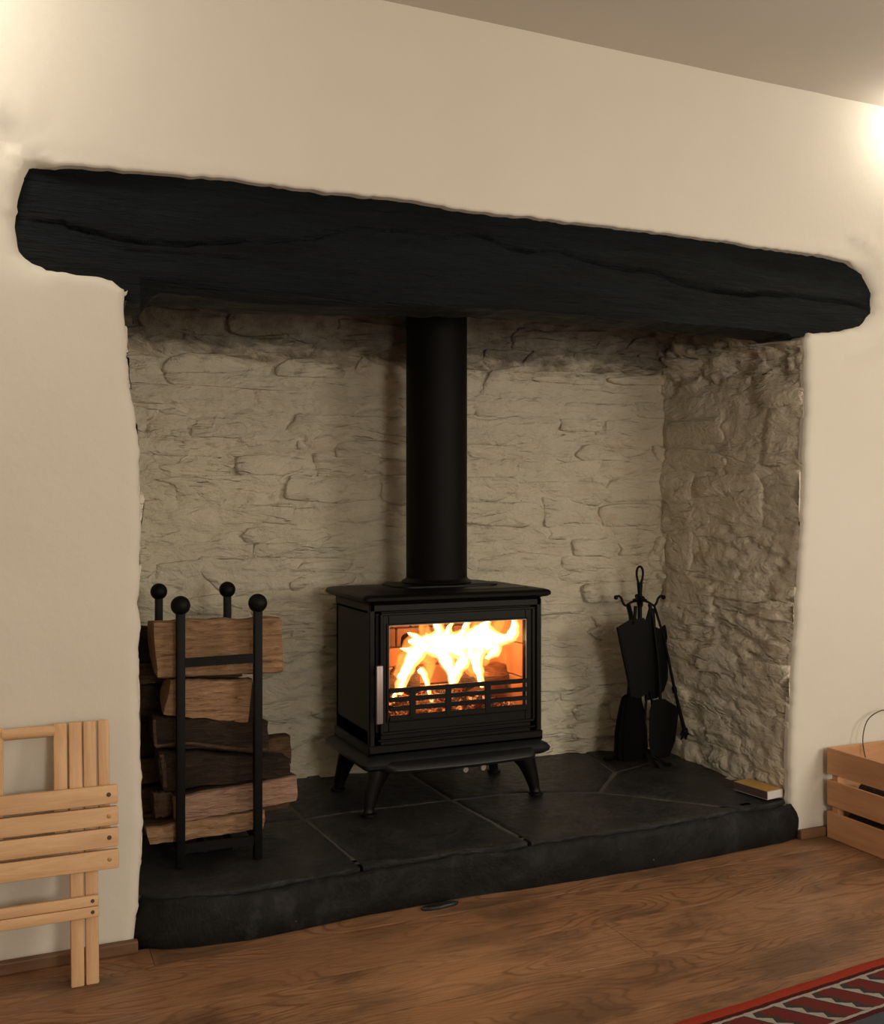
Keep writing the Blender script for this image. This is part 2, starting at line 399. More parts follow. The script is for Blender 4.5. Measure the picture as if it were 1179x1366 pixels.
X0, X1, ZT = -2.4, 4.3, 2.264; ZW = 2.31
def lip_r(x, z):
    if z > 1.50:
        e = 0.007 if z > 1.64 else 0.020
        if x < 0.12: e += 0.040 * min(1, (0.12 - x) / 0.06)
        if x > 2.42: e += 0.035 * min(1, (x - 2.42) / 0.08)
        return e
    return 0.022
pts = []
for k, d in enumerate((0.002, 0.005, 0.010, 0.017, 0.026, 0.038, 0.055, 0.075)):
    ring = offset_poly(hole, d)
    for i, p in enumerate(ring):
        if k > 3 and i % 2: continue
        if p.y > 0.004 and not inside(p, hole) and line_dist(p, hole[max(0, i - 12):i + 13]) > d * 0.75: pts.append(p)
x = -0.6
while x < 3.2:
    z = 0.03
    while z < 2.30:
        if not inside((x, z), hole) and not (0.2 < x < 2.3 and z < 1.4): 
            pts.append(Vector((x + random.uniform(-.004, .004), z + random.uniform(-.004, .004))))
        z += 0.036
    x += 0.036
pts = [p for p in pts if not (-0.02 < p.x < 2.6 and p.y < 1.85) or True]
# the hole touches the floor, so the outer ring simply goes round it
k0 = [i for i, p in enumerate(hole) if p.y == 0.0]
bottom = [(p.x, i) for i, p in enumerate(hole) if p.y == 0.0]
iR = max(bottom)[1]; iL = min(bottom)[1]
if iL < iR: iL += len(hole)
path = []
i = iL
while i % len(hole) != iR: path.append(hole[i % len(hole)]); i += 1
path.append(hole[iR])
outer = [Vector((X0, 0))] + path + [Vector((X1, 0)), Vector((X1, ZW)), Vector((X0, ZW))]
outer = outer[:1] + path + outer[-3:]
V2, F = fill(outer, [], pts)
def wall_y(x, z, d):
    y = WY + 0.0035 * fbm(x * 1.3, z * 1.3, 5) + 0.0012 * nz(x * 9, z * 9, 2)
    r = lip_r(x, z)
    if d < r: y += r * (1 - math.sqrt(max(0, 1 - (1 - d / r) ** 2))) * 0.9
    # hollows the plasterer left round the beam ends and along its top
    y += 0.034 * math.exp(-(((x - 0.012) / 0.030) ** 2 + ((z - 1.80) / 0.040) ** 2)) - 0.012 * math.exp(-(((x - 0.045) / 0.02) ** 2 + ((z - 1.845) / 0.025) ** 2))
    y += 0.014 * math.exp(-(((x + 0.02) / 0.035) ** 2)) * (1 if 1.5 < z < 1.8 else 0) * math.sin(PI * max(0, min(1, (z - 1.5) / 0.3)))
    rr = math.hypot((x - 2.40) / 1.0, (z - 1.66))
    if x > 2.40: y -= 0.010 * math.exp(-((rr - 0.185) / 0.018) ** 2)
    if z > 1.74 and 0.0 < x < 2.4: y -= 0.004 * math.exp(-((z - 1.795 - 0.012 * nz(x * 4, 0)) / 0.010) ** 2) * (0.45 + 0.9 * nz(x * 7, 3))
    return y
vs = []
hp = path
for p in V2:
    d = 1.0
    if -0.1 < p.x < 2.7 and p.y < 1.9:
        if not (0.45 < p.x < 2.0 and p.y < 1.65): d = line_dist(p, hp)
    vs.append((p.x, wall_y(p.x, p.y, d), p.y))
nb = len(vs)
# turn the edge back into the wall
idx = {}
for i, p in enumerate(V2): idx[(round(p.x, 5), round(p.y, 5))] = i
ring = [idx.get((round(p.x, 5), round(p.y, 5))) for p in path]
ring = [r for r in ring if r is not None]
r1 = []
for r in ring: 
    v = vs[r]; r1.append(len(vs)); vs.append((v[0], v[1] + 0.02 + (0.04 if v[2] > 1.5 else -0.006), v[2]))
Ff = [tuple(f) for f in F]
for a, b, c, d in zip(ring, ring[1:], r1, r1[1:]): Ff.append((a, b, d, c))
fw = struct(mesh('wall_front', vs, Ff, M['plaster'], sharp=70))

# ------------------------------------------------------------ rubble masonry of the recess
def stone_cells(U, V, rnd, hmin, hmax, wmin, wmax):
    cells = []; v = 0.0; row = 0
    while v < V:
        h = rnd.uniform(hmin, hmax); u = -rnd.uniform(0, 0.12)
        while u < U:
            wd = rnd.uniform(wmin, wmax) * (0.7 + 0.6 * h / hmax)
            if h > 0.09 and rnd.random() < 0.35:
                k = rnd.uniform(0.4, 0.6); cells.append((u, u + wd, v, v + h * k)); cells.append((u, u + wd * 0.95, v + h * k, v + h))
            else: cells.append((u, u + wd, v, v + h))
            u += wd
        v += h; row += 1
    return cells
def masonry(name, mapf, U, V, mat, seed, cell, relief=1.0, base_step=0.012, skip=0.1):
    rnd = random.Random(seed)
    nu = int(U / base_step); nv = int(V / base_step); vs = []
    def low(u, v):
        a = 0.010 * fbm(u * 2.6 + seed, v * 4.2, seed, 3)
        # ragged horizontal ridges left by the thick whitewash over thin bedded stone
        r = 1 - abs(fbm(u * 5.5 + 3, v * 16 + seed, 7.5, 4)) * 2.2
        b = -0.016 * max(0, r - 0.50) * max(0, min(1, 0.5 + 1.4 * nz(u * 2.2, v * 2.2, seed)))
        return (a + b * 1.5 + 0.0075 * fbm(u * 11, v * 19 + seed, 1.5, 5)) * relief * (1 + 1.2 * max(0, min(1, (v - 1.38) / 0.05)))
    for j in range(nv + 1):
        for i in range(nu + 1):
            u = U * i / nu; v = V * j / nv
            vs.append(mapf(u, v, low(u, v) - 0.001))
    fs = [(j * (nu + 1) + i, j * (nu + 1) + i + 1, (j + 1) * (nu + 1) + i + 1, (j + 1) * (nu + 1) + i) for j in range(nv) for i in range(nu)]
    base = struct(mesh(name, vs, fs, mat))
    cnt = 0
    for (u0, u1, v0, v1) in stone_cells(U, V, rnd, *cell):
        if cnt >= 290: break
        if rnd.random() < skip: continue
        J = lambda q: rnd.gauss(0, q)
        h = v1 - v0; wd = u1 - u0
        cor = [(u0 + J(wd * .07), v0 + J(h * .13)), (u0 + wd * rnd.uniform(.3, .7), v0 + J(h * .10)), (u1 + J(wd * .07), v0 + J(h * .13)), (u1 + J(wd * .05), v0 + h * rnd.uniform(.35, .65)),
               (u1 + J(wd * .09), v1 + J(h * .13)), (u0 + wd * rnd.uniform(.3, .7), v1 + J(h * .10)), (u0 + J(wd * .09), v1 + J(h * .13)), (u0 + J(wd * .05), v0 + h * rnd.uniform(.35, .65))]
        ring = []
        for k in range(8):
            a = Vector(cor[k - 1]); b = Vector(cor[k]); c = Vector(cor[(k + 1) % 8])
            p0 = (a + b * 2) / 3; p1 = (b * 2 + c) / 3
            for t in (0.0, 0.34, 0.67): ring.append(p0 * (1 - t) ** 2 + b * 2 * t * (1 - t) + p1 * t * t)
        n = len(ring); cu = sum(p.x for p in ring) / n; cv = sum(p.y for p in ring) / n; sd = rnd.uniform(0, 50)
        out = [((p.x - cu), (p.y - cv)) for p in ring]
        out = [(a * (1 + 0.07 * nz(a * 30, b * 50, sd)), b * (1 + 0.12 * nz(a * 30, b * 50, sd + 9))) for a, b in out]
        prot = rnd.gauss(0.0022, 0.0045) * relief
        tu = rnd.gauss(0, 0.035) * relief; tv = rnd.gauss(0.05, 0.09) * relief
        vv = []; rings = 5
        for q, (sc, dome) in enumerate(((1.0, -0.022), (0.99, -0.006), (0.95, -0.0005), (0.72, 0.001), (0.38, 0.0015))):
            for (a, b) in out:
                u = cu + a * sc; v = cv + b * sc
                hgt = low(cu, cv) * 0.30 + low(u, v) * 0.70 + dome + prot + tu * a * sc + tv * b * sc
                if q > 0: hgt += 0.0055 * fbm(u * 13 + sd, v * 24, sd, 5) * relief
                vv.append(mapf(min(max(u, 0), U), min(max(v, 0), V), hgt))
        vv.append(mapf(min(max(cu, 0), U), min(max(cv, 0), V), low(cu, cv) + 0.0015 + prot))
        ff = []
        for q in range(rings - 1):
            for k in range(n):
                k2 = (k + 1) % n; ff.append((q * n + k, q * n + k2, (q + 1) * n + k2, (q + 1) * n + k))
        for k in range(n): ff.append(((rings - 1) * n + k, (rings - 1) * n + (k + 1) % n, rings * n))
        mesh('stone', vv, ff, mat, base); cnt += 1
    return base
# back wall: runs slightly closer at the right; corbels forward above 1.48 m
def back_y(x): return 3.275 - (x - 0.25) * 0.07 - max(0, x - 1.9) * 0.12
def map_back(u, v, h):
    x = 0.22 + u; z = 0.06 + v
    y = back_y(x)
    ledge = 1.475 + 0.02 * nz(x * 3.1, 7)
    if z > ledge:
        k = z - ledge; y -= 0.035 * min(1, k / 0.03) + 0.42 * min(k, 0.20)
    return (x, y - h, z)
masonry('wall_back', map_back, 2.08, 2.1, M['back'], 7, (0.035, 0.105, 0.09, 0.32), 1.45, 0.009, 0.16)
def front_x(z):
    pr = sorted([(p[1], p[0]) for p in open_R])
    for (z0, x0), (z1, x1) in zip(pr, pr[1:]):
        if z0 <= z <= z1: return x0 + (x1 - x0) * (z - z0) / (z1 - z0)
    return pr[-1][1]
def map_right(u, v, h):
    z = 0.0 + v; f = u / 0.80; y0 = 2.392 + 0.175 * min(1, max(0, (z - 1.515) / 0.012)); y = y0 + u * (3.192 - y0) / 0.80
    x = front_x(min(z, 1.5)) * (1 - f) + 2.235 * f
    top = 1.50 - 0.05 * f
    if z > top: x -= (z - top) * 0.55
    e = 1 if u > 0.03 else u / 0.03
    return (x - h * (0.35 + 0.65 * e) , y, z)
masonry('wall_right', map_right, 0.80, 2.1, M['side'], 23, (0.06, 0.20, 0.12, 0.34), 1.4, 0.010, 0.2)
def map_left(u, v, h):
    pr = sorted([(p[1], p[0]) for p in open_L]); z = v; xx = pr[-1][1]
    for (z0, x0), (z1, x1) in zip(pr, pr[1:]):
        if z0 <= min(z, 1.49) <= z1: xx = x0 + (x1 - x0) * (min(z, 1.49) - z0) / (z1 - z0)
    f = u / 0.95
    return (xx + (0.25 - xx) * f * 0.5 + h * 0.5 + (0 if z < 1.45 else (z - 1.45) * 0.3), (2.392 if z < 1.497 else 2.57) + u * (0.95 if z < 1.497 else 0.77) / 0.95, z)
masonry('wall_left', map_left, 0.95, 2.1, M['side'], 31, (0.08, 0.16, 0.12, 0.30), 0.8, 0.03)
def plane(name, a, b, c, d, mat):
    return struct(mesh(name, [a, b, c, d], [(0, 1, 2, 3)], mat, smooth=False))
plane('wall_chimney', (0.0, 2.55, 1.56), (2.6, 2.55, 1.56), (2.6, 2.55, 2.28), (0.0, 2.55, 2.28), M['side'])
YB = -3.0
box_c = bmesh.new(); add_box(box_c, X0, X1, YB, 3.6, ZT, ZT + 0.1); struct(obj('ceiling', box_c, M['ceiling']))
plane('wall_rear', (X0, YB, 0), (X1, YB, 0), (X1, YB, ZT), (X0, YB, ZT), M['plaster'])
plane('wall_far_left', (X0, YB, 0), (X0, WY, 0), (X0, WY, ZT), (X0, YB, ZT), M['plaster'])
plane('wall_far_right', (X1, YB, 0), (X1, WY, 0), (X1, WY, ZT), (X1, YB, ZT), M['plaster'])

# ------------------------------------------------------------ floor of oak boards
fb = bmesh.new(); add_box(fb, X0, X1, YB, 3.5, -0.06, -0.012)
floor = struct(obj('floor', fb, M['screw']))
rnd = random.Random(5)
edges = [2.372, 2.275, 2.075, 1.878, 1.685, 1.50, 1.31, 1.11]
y = 1.11
while y > YB: y -= 0.2; edges.append(max(y, YB))
for k, (y1, y0) in enumerate(zip(edges, edges[1:])):
    joints = {0: [0.31, 2.6], 1: [-0.5, 1.0 + 2.2], 2: [1.24 + 0.35, 3.4], 3: [0.2 - 1.1, 2.33], 4: [0.95 - 1.5, 2.9]}.get(k)
    if joints is None: joints = [X0 + rnd.uniform(0.6, 2.0)]; joints.append(joints[0] + rnd.uniform(1.8, 2.4))
    if k == 2: joints = [-0.9, 1.333 + 0.0, 3.3]
    xs = [X0] + sorted(joints) + [X1]
    for x0, x1 in zip(xs, xs[1:]):
        bm = bmesh.new(); cx_, cy_ = (x0 + x1) / 2, (y0 + y1) / 2
        g = 0.0015; hx = (x1 - x0) / 2 - 0.0006; hy = (y1 - y0) / 2 - g
        add_box(bm, -hx, hx, -hy, hy, -0.012, 0.0, bevel=0.0003)
        o = obj('floor_board', bm, M['floor'], floor); o.location = (cx_, cy_, 0)
# low oak strip at the foot of the wall
for nm, a, b in (('baseboard_left', X0, 0.285), ('baseboard_right', 2.205, X1)):
    bm = bmesh.new(); add_box(bm, a, b, 2.352, 2.372, 0, 0.028, bevel=0.004, seg=2); struct(obj(nm, bm, M['skirt']))

# ------------------------------------------------------------ oak beam
bt = resample(beam_top + [(2.205, 1.529), (2.09, 1.532), (1.897, 1.532), (1.637, 1.530), (1.395, 1.530), (1.169, 1.526), (0.978, 1.517), (0.76, 1.504), (0.573, 1.498), (0.398, 1.501), (0.318, 1.503), (0.307, 1.473), (0.274, 1.476), (0.256, 1.506)] + beam_left, 0.012)
bt = [p + Vector((0.0025 * fbm(p.x * 30, p.y * 30, 1), 0.003 * fbm(p.x * 25, p.y * 30, 4))) for p in bt]
def grow(p):
    return p
outl = offset_poly(bt, 0.009)
# only the exposed lower edge keeps its true line
outl = [q if not (0.33 < p.x < 2.2 and p.y < 1.56) else p for p, q in zip(bt, outl)]
cracks = [[(0.042, 1.625), (0.122, 1.633), (0.153, 1.621), (0.232, 1.613), (0.314, 1.607), (0.432, 1.619), (0.573, 1.641)],
          [(0.537, 1.63), (0.702, 1.658), (0.798, 1.691), (0.938, 1.703), (1.02, 1.7)],
          [(1.02, 1.692), (1.148, 1.718), (1.258, 1.69), (1.384, 1.699), (1.442, 1.689), (1.587, 1.67), (1.713, 1.669), (1.817, 1.644), (2.006, 1.634), (2.118, 1.639), (2.234, 1.631)],
          [(2.09, 1.642), (2.234, 1.645), (2.415, 1.641), (2.520, 1.628)], [(1.897, 1.634), (2.034, 1.637), (2.234, 1.654)],
          [(0.25, 1.585), (0.45, 1.592), (0.62, 1.588)], [(0.10, 1.69), (0.3, 1.685), (0.42, 1.69)], [(0.62, 1.545), (0.9, 1.556), (1.3, 1.56)]]
cdep = [0.016, 0.013, 0.020, 0.018, 0.010, 0.004, 0.003, 0.003]
cw = [0.0048, 0.0036, 0.0055, 0.005, 0.003, 0.003, 0.003, 0.003]
cl = []
for c in cracks:
    q = [Vector((v[0], v[1])) for v in smoothline([(a, b, 0) for a, b in c], 6)]
    q = resample(q, 0.007, False); q = [p + Vector((0, 0.0022 * nz(p.x * 60, p.y * 9, 2) + 0.004 * nz(p.x * 14, 1, 6))) for p in q]
    cl.append(q)
pts = []
for q in cl:
    for k, p in enumerate(q):
        for off in (0, 0.004, -0.004, 0.009, -0.009): pts.append(p + Vector((0, off)))
for x_ in range(0, 330):
    for z_ in range(0, 48):
        p = Vector((0.03 + x_ * 0.0078 + 0.002 * nz(x_, z_), 1.46 + z_ * 0.0068))
        if inside(p, outl) and line_dist(p, outl, True) > 0.006: pts.append(p)
V2, F = fill([Vector(p) for p in outl], [], pts)
vs = []
for p in V2:
    y = 2.398 + 0.004 * fbm(p.x * 1.6, p.y * 6, 9) + 0.0030 * fbm(p.x * 5, p.y * 28, 3) + 0.0012 * fbm(p.x * 18, p.y * 70, 3)
    # adze facets
    y += 0.0025 * abs(nz(p.x * 6, p.y * 9, 11))
    for q, dd, ww in zip(cl, cdep, cw):
        if q[0].x - 0.02 < p.x < q[-1].x + 0.02:
            i0 = int((p.x - q[0].x) / max(1e-6, (q[-1].x - q[0].x)) * len(q)); d = line_dist(p, q[max(0, i0 - 10):i0 + 12] or q)
            tt = (p.x - q[0].x) / (q[-1].x - q[0].x); tp = min(1, max(0, tt) * 7 + 0.15, max(0, 1 - tt) * 7 + 0.15)
            wv = 0.55 + 0.9 * abs(nz(p.x * 9, 2, 5))
            y += dd * tp * wv * math.exp(-(d / ww) ** 2)
    d = 0
    if p.y < 1.56 and 0.3 < p.x < 2.2:
        e = p.y - 1.515; y += 0.012 * max(0, 1 - e / 0.02) ** 2 if e < 0.02 else 0
    vs.append((p.x, y, p.y))
edge = [i for i in range(len(outl))]
idx = {(round(p.x, 5), round(p.y, 5)): i for i, p in enumerate(V2)}
ring = [idx.get((round(p.x, 5), round(p.y, 5))) for p in outl]; ring = [r for r in ring if r is not None]
rings = [ring]
for dy in (0.03, 0.07, 0.11, 0.148):
    rr = []
    for r in ring:
        v = vs[r]; rr.append(len(vs)); vs.append((v[0] + 0.003 * nz(v[0] * 20, dy * 30, v[2] * 20), v[1] + dy, v[2] + (0.005 * fbm(v[0] * 12, dy * 20, 1))))
    rings.append(rr)
Ff = list(F)
for A, B in zip(rings, rings[1:]):
    n = len(A)
    for k in range(n): Ff.append((A[k], A[(k + 1) % n], B[(k + 1) % n], B[k]))
Ff.append(tuple(rings[-1]))
beam = mesh('lintel_beam', vs, Ff, M['beam'], sharp=65)
tag(beam, 'long black-painted rough oak beam spanning the top of the fireplace opening', 'beam')

# ------------------------------------------------------------ hearth
front = [(0.20, 2.45), (0.275, 2.43), (0.292, 2.385), (0.34, 2.352), (0.408, 2.333), (0.525, 2.320), (0.652, 2.328), (0.808, 2.346), (0.969, 2.352), (1.113, 2.350), (1.263, 2.345), (1.488, 2.336), (1.733, 2.337), (2.015, 2.352), (2.14, 2.358), (2.205, 2.374), (2.228, 2.42), (2.30, 2.50)]
hearth = thing('hearth', 'low black slate hearth with a painted curved front edge under the stove', 'hearth', (1.25, 2.8, 0))
def wl(o):
    o.parent = hearth; o.matrix_parent_inverse = Matrix.Translation((-1.25, -2.8, 0)); return o
fl = resample([Vector(p) for p in front], 0.012, False)
vs = []; prof = [(0.0, 0.0), (0.012, -0.004), (0.035, -0.006), (0.06, -0.004), (0.085, 0.0), (0.098, 0.003), (0.1065, 0.009), (0.108, 0.015), (0.103, 0.021), (0.090, 0.027), (0.090, 0.06)]
for i, p in enumerate(fl):
    t = (fl[min(i + 1, len(fl) - 1)] - fl[max(i - 1, 0)]).normalized(); nrm = Vector((-t.y, t.x))
    for j, (z, o) in enumerate(prof):
        k = 0.013 * fbm(p.x * 5, z * 12, 4) + 0.005 * fbm(p.x * 19, z * 35, 9)
        if j == 0: k *= 0.4
        q = p + nrm * (o - k * 0.8)
        zz = z + (0.008 * fbm(p.x * 6, 2, 3) + 0.004 * nz(p.x * 35, j * 0.5) - 0.002 if j > 4 else 0)
        vs.append((q.x, q.y, zz))
m = len(prof); Ff = [(i * m + j, (i + 1) * m + j, (i + 1) * m + j + 1, i * m + j + 1) for i in range(len(fl) - 1) for j in range(m - 1)]
# mortar bed behind the kerb
nb = len(vs); vs += [(0.2, 3.4, 0.1055), (2.3, 3.4, 0.1055)]
bedv = [i * m + m - 1 for i in range(len(fl))]
o = wl(mesh('kerb', vs, Ff, M['kerb'], sharp=60))
bed = [(vs[i][0], vs[i][1], 0.1085) for i in bedv]; bed = [(0.2, bed[0][1], 0.1085)] + bed + [(2.3, bed[-1][1], 0.1085), (2.3, 3.4, 0.1085), (0.2, 3.4, 0.1085)]
wl(mesh('mortar_bed', bed, [tuple(range(len(bed)))], M['joint'], smooth=False))
def fe(x):  # slab front line, a finger's width behind the kerb
    y = 2.37
    for (x0, y0), (x1, y1) in zip(front[2:], front[3:]):
        if x0 <= x <= x1: y = y0 + (y1 - y0) * (x - x0) / (x1 - x0)
    return y + 0.031 + 0.009 * nz(x * 4, 3) + 0.007 * nz(x * 15, 5) + 0.003 * nz(x * 50, 5)
def fline(a, b):
    n = max(2, int(abs(b - a) / 0.025)); return [(a + (b - a) * k / n, fe(a + (b - a) * k / n) + 0.004 * nz(k * 1.7, a * 9)) for k in range(n + 1)]
slabs = [fline(0.22, 0.818) + [(0.808, 2.597), (0.795, 2.80), (0.5, 2.82), (0.22, 2.80)],
         fline(0.826, 1.286) + [(1.262, 2.751), (1.258, 2.80), (1.0, 2.81), (0.803, 2.80), (0.816, 2.597)],
         fline(1.296, 2.005) + [(1.86, 2.535), (1.715, 2.692), (1.478, 2.790), (1.266, 2.80), (1.270, 2.751)],
         fline(2.02, 2.225) + [(2.28, 2.5), (2.29, 2.95), (2.1, 2.94), (1.900, 2.880), (1.728, 2.697), (1.87, 2.542)],
         [(1.262, 2.812), (1.478, 2.800), (1.718, 2.706), (1.890, 2.890), (1.93, 3.1), (1.94, 3.35), (1.26, 3.35)],
         [(1.90, 2.893), (2.1, 2.952), (2.29, 2.96), (2.29, 3.35), (1.955, 3.35), (1.945, 3.1)],
         [(0.22, 2.812), (0.5, 2.832), (0.79, 2.812), (0.785, 3.4), (0.22, 3.4)],
         [(0.80, 2.812), (1.0, 2.822), (1.252, 2.812), (1.250, 3.4), (0.795, 3.4)]]
for si, poly in enumerate(slabs):
    poly = resample([Vector(p) for p in poly], 0.03); poly = [p + Vector((0.003 * nz(p.x * 20, p.y * 20, si), 0.003 * nz(p.x * 20, p.y * 20, 9 + si))) for p in poly]
    poly = offset_poly(poly, -0.0012); inner = offset_poly(poly, -0.006); inner2 = offset_poly(poly, -0.014); pts = list(inner) + list(inner2)
    xs_ = [p.x for p in poly]; ys_ = [p.y for p in poly]; x = min(xs_)
    while x < max(xs_):
        y = min(ys_)
        while y < max(ys_):
            if inside((x, y), inner2): pts.append(Vector((x, y)))
            y += 0.022
        x += 0.022
    V2, F = fill(poly, [], pts); vs = []
    tiltx, tilty = 0.004 * nz(si * 3.3, 1), 0.005 * nz(si * 5.1, 2)
    cxm = sum(xs_) / len(xs_); cym = sum(ys_) / len(ys_)
    for p in V2:
        d = line_dist(p, poly, True)
        z = 0.1125 + tiltx * (p.x - cxm) + tilty * (p.y - cym) + 0.0022 * fbm(p.x * 5, p.y * 5, si) + 0.0008 * fbm(p.x * 30, p.y * 30, 2)
        z -= 0.003 * max(0, 1 - d / 0.010) ** 2
        if p.y < 2.46: z += 0.003 * round(1.5 * fbm(p.x * 9, p.y * 16, 5)) / 1.5 - 0.001
        vs.append((p.x, p.y, min(z, 0.1165)))
    n0 = len(poly); nb = len(vs)
    for k in range(n0): vs.append((V2[k].x, V2[k].y, 0.09))
    Ff = list(F) + [(k, (k + 1) % n0, nb + (k + 1) % n0, nb + k) for k in range(n0)]
    wl(mesh('slate_slab', vs, Ff, M['slate'], sharp=50))
# flake of slate lying on the floor against the kerb
def chip(loc, rx, ry, h, name='slate_chip'):
    bm = bmesh.new(); n = 14; rings = []
    for z, s in ((0.0, 0.95), (h * 0.6, 1.0), (h, 0.86)):
        rings.append([bm.verts.new((rx * s * math.cos(2 * PI * k / n) * (1 + 0.25 * nz(k * 2.1, 1)), ry * s * math.sin(2 * PI * k / n) * (1 + 0.25 * nz(k * 3.3, 6)), z + (0.001 * nz(k, z * 50) if z > 0 else 0))) for k in range(n)])
    for A, B in zip(rings, rings[1:]):
        for k in range(n): bm.faces.new((A[k], A[(k + 1) % n], B[(k + 1) % n], B[k]))
    bm.faces.new(rings[0][::-1]); bm.faces.new(rings[-1]); o = obj(name, bm, M['slate'], sharp=35); o.location = loc; return o
c = chip((1.01, 2.322, 0.0), 0.052, 0.014, 0.008); c.rotation_euler.z = R(3)
tag(c, 'thin dark slate flake lying on the floorboards against the hearth front', 'slate')

# ------------------------------------------------------------ stove
SX = 1.245
stove = thing('wood_burning_stove', 'black cast iron wood-burning stove with a lit fire behind its glass door', 'stove', (SX, 2.9, 0.115))
def pr(o, parent=stove):
    o.parent = parent
    pw = Vector((0, 0, 0)); q = parent
    while q is not None: pw += q.location; q = q.parent
    o.matrix_parent_inverse = Matrix.Translation(-pw); return o
def sbox(name, dims, mat, parent=stove, bevel=0.003, seg=2):
    bm = bmesh.new(); add_box(bm, *dims, bevel=bevel, seg=seg); o = obj(name, bm, mat, sharp=40); return pr(o, parent)
def ogee(name, x0, x1, y0, y1, prof, mat, parent=stove, corner=0.02):
    """rectangular moulded plate: prof = (outset, z) from bottom to top"""
    bm = bmesh.new(); rings = []
    for o_, z in prof:
        a0, a1, b0, b1 = x0 - o_, x1 + o_, y0 - o_, y1 + o_; r = corner; ring = []
        for (cx_, cy_, s) in ((a1 - r, b1 - r, 0), (a0 + r, b1 - r, 90), (a0 + r, b0 + r, 180), (a1 - r, b0 + r, 270)):
            for k in range(4): t = R(s + 30 * k); ring.append(bm.verts.new((cx_ + r * math.cos(t), cy_ + r * math.sin(t), z)))
        rings.append(ring)
    n = len(rings[0])
    for A, B in zip(rings, rings[1:]):
        for k in range(n): bm.faces.new((A[k], A[(k + 1) % n], B[(k + 1) % n], B[k]))
    bm.faces.new(rings[0][::-1]); bm.faces.new(rings[-1]); return pr(obj(name, bm, mat, sharp=38), parent)
# body shell (hollow box so that the firebox is open at the front)
bx0, bx1, by0, by1, bz0, bz1 = 0.97, 1.522, 2.732, 3.05, 0.288, 0.722
ox0, ox1, oz0, oz1 = 1.005, 1.485, 0.372, 0.676
bm = bmesh.new()
add_box(bm, bx0, bx0 + 0.02, by0, by1, bz0, bz1, 0.003)
add_box(bm, bx1 - 0.02, bx1, by0, by1, bz0, bz1, 0.003)
add_box(bm, bx0, bx1, by1 - 0.02, by1, bz0, bz1, 0.003)
add_box(bm, bx0, bx1, by0, by1, bz0, bz0 + 0.07, 0.003)
add_box(bm, bx0, bx1, by0, by1, bz1 - 0.03, bz1, 0.003)
add_box(bm, bx0, ox0, by0, by0 + 0.02, bz0, bz1, 0.003)
add_box(bm, ox1, bx1, by0, by0 + 0.02, bz0, bz1, 0.003)
# shallow mouldings on the body: corner fillets and the lower front panel
add_box(bm, bx0 - 0.004, bx0 + 0.014, by0 - 0.004, by0 + 0.016, bz0, bz1, 0.003)
add_box(bm, bx1 - 0.014, bx1 + 0.004, by0 - 0.004, by0 + 0.016, bz0, bz1, 0.003)
add_box(bm, bx0 - 0.006, bx1 + 0.006, by0 - 0.008, by0 + 0.01, bz0, bz0 + 0.012, 0.003)
add_box(bm, bx0 - 0.007, bx1 + 0.007, by0 - 0.008, by1, bz0 - 0.002, bz0 + 0.03, 0.004)
add_box(bm, bx0 + 0.02, bx1 - 0.02, by0 - 0.010, by0 + 0.01, bz0 + 0.040, bz0 + 0.046, 0.002)
add_box(bm, bx0 - 0.003, bx1 + 0.003, by0 - 0.004, by1, bz1 - 0.022, bz1, 0.003)
pr(obj('body', bm, M['iron'], sharp=40))
ogee('top_plate', 0.975, 1.516, 2.735, 3.05, [(-0.002, 0.716), (0.008, 0.720), (0.012, 0.726), (0.026, 0.729), (0.033, 0.734), (0.034, 0.742), (0.030, 0.748), (0.018, 0.7515), (-0.012, 0.7525), (-0.018, 0.7555)], M['iron'], corner=0.014)
ogee('hotplate', 1.10, 1.45, 2.84, 3.03, [(0.0, 0.7545), (0.0, 0.760), (-0.006, 0.763)], M['iron'], corner=0.05)
ogee('base_plate', 0.975, 1.512, 2.735, 3.05, [(0.0, 0.246), (0.022, 0.249), (0.034, 0.258), (0.036, 0.268), (0.030, 0.278), (0.020, 0.282), (0.012, 0.288)], M['iron2'], corner=0.02)
# projecting ash lip
bm = bmesh.new(); n = 26; rings = []
for (o_, z) in ((0.0, 0.243), (0.014, 0.246), (0.020, 0.254), (0.017, 0.262), (0.004, 0.270), (-0.01, 0.274)):
    ring = []
    x0, x1 = 1.005, 1.488
    pts_ = [(x0 - 0.004 - o_ * 0.4, 2.72), (x0 + 0.016 - o_ * 0.3, 2.692 - o_ * 0.6)]
    for k in range(n + 1):
        t = k / n; pts_.append((x0 + 0.03 + (x1 - x0 - 0.06) * t, 2.690 - o_ - 0.014 * math.sin(PI * t)))
    pts_ += [(x1 - 0.016 + o_ * 0.3, 2.692 - o_ * 0.6), (x1 + 0.004 + o_ * 0.4, 2.72)]
    rings.append([bm.verts.new((a, b, z)) for a, b in pts_])
nn = len(rings[0])
for A, B in zip(rings, rings[1:]):
    for k in range(nn): bm.faces.new((A[k], A[(k + 1) % nn], B[(k + 1) % nn], B[k]))
bm.faces.new(rings[0][::-1]); bm.faces.new(rings[-1]); pr(obj('ash_lip', bm, M['iron2'], sharp=40))
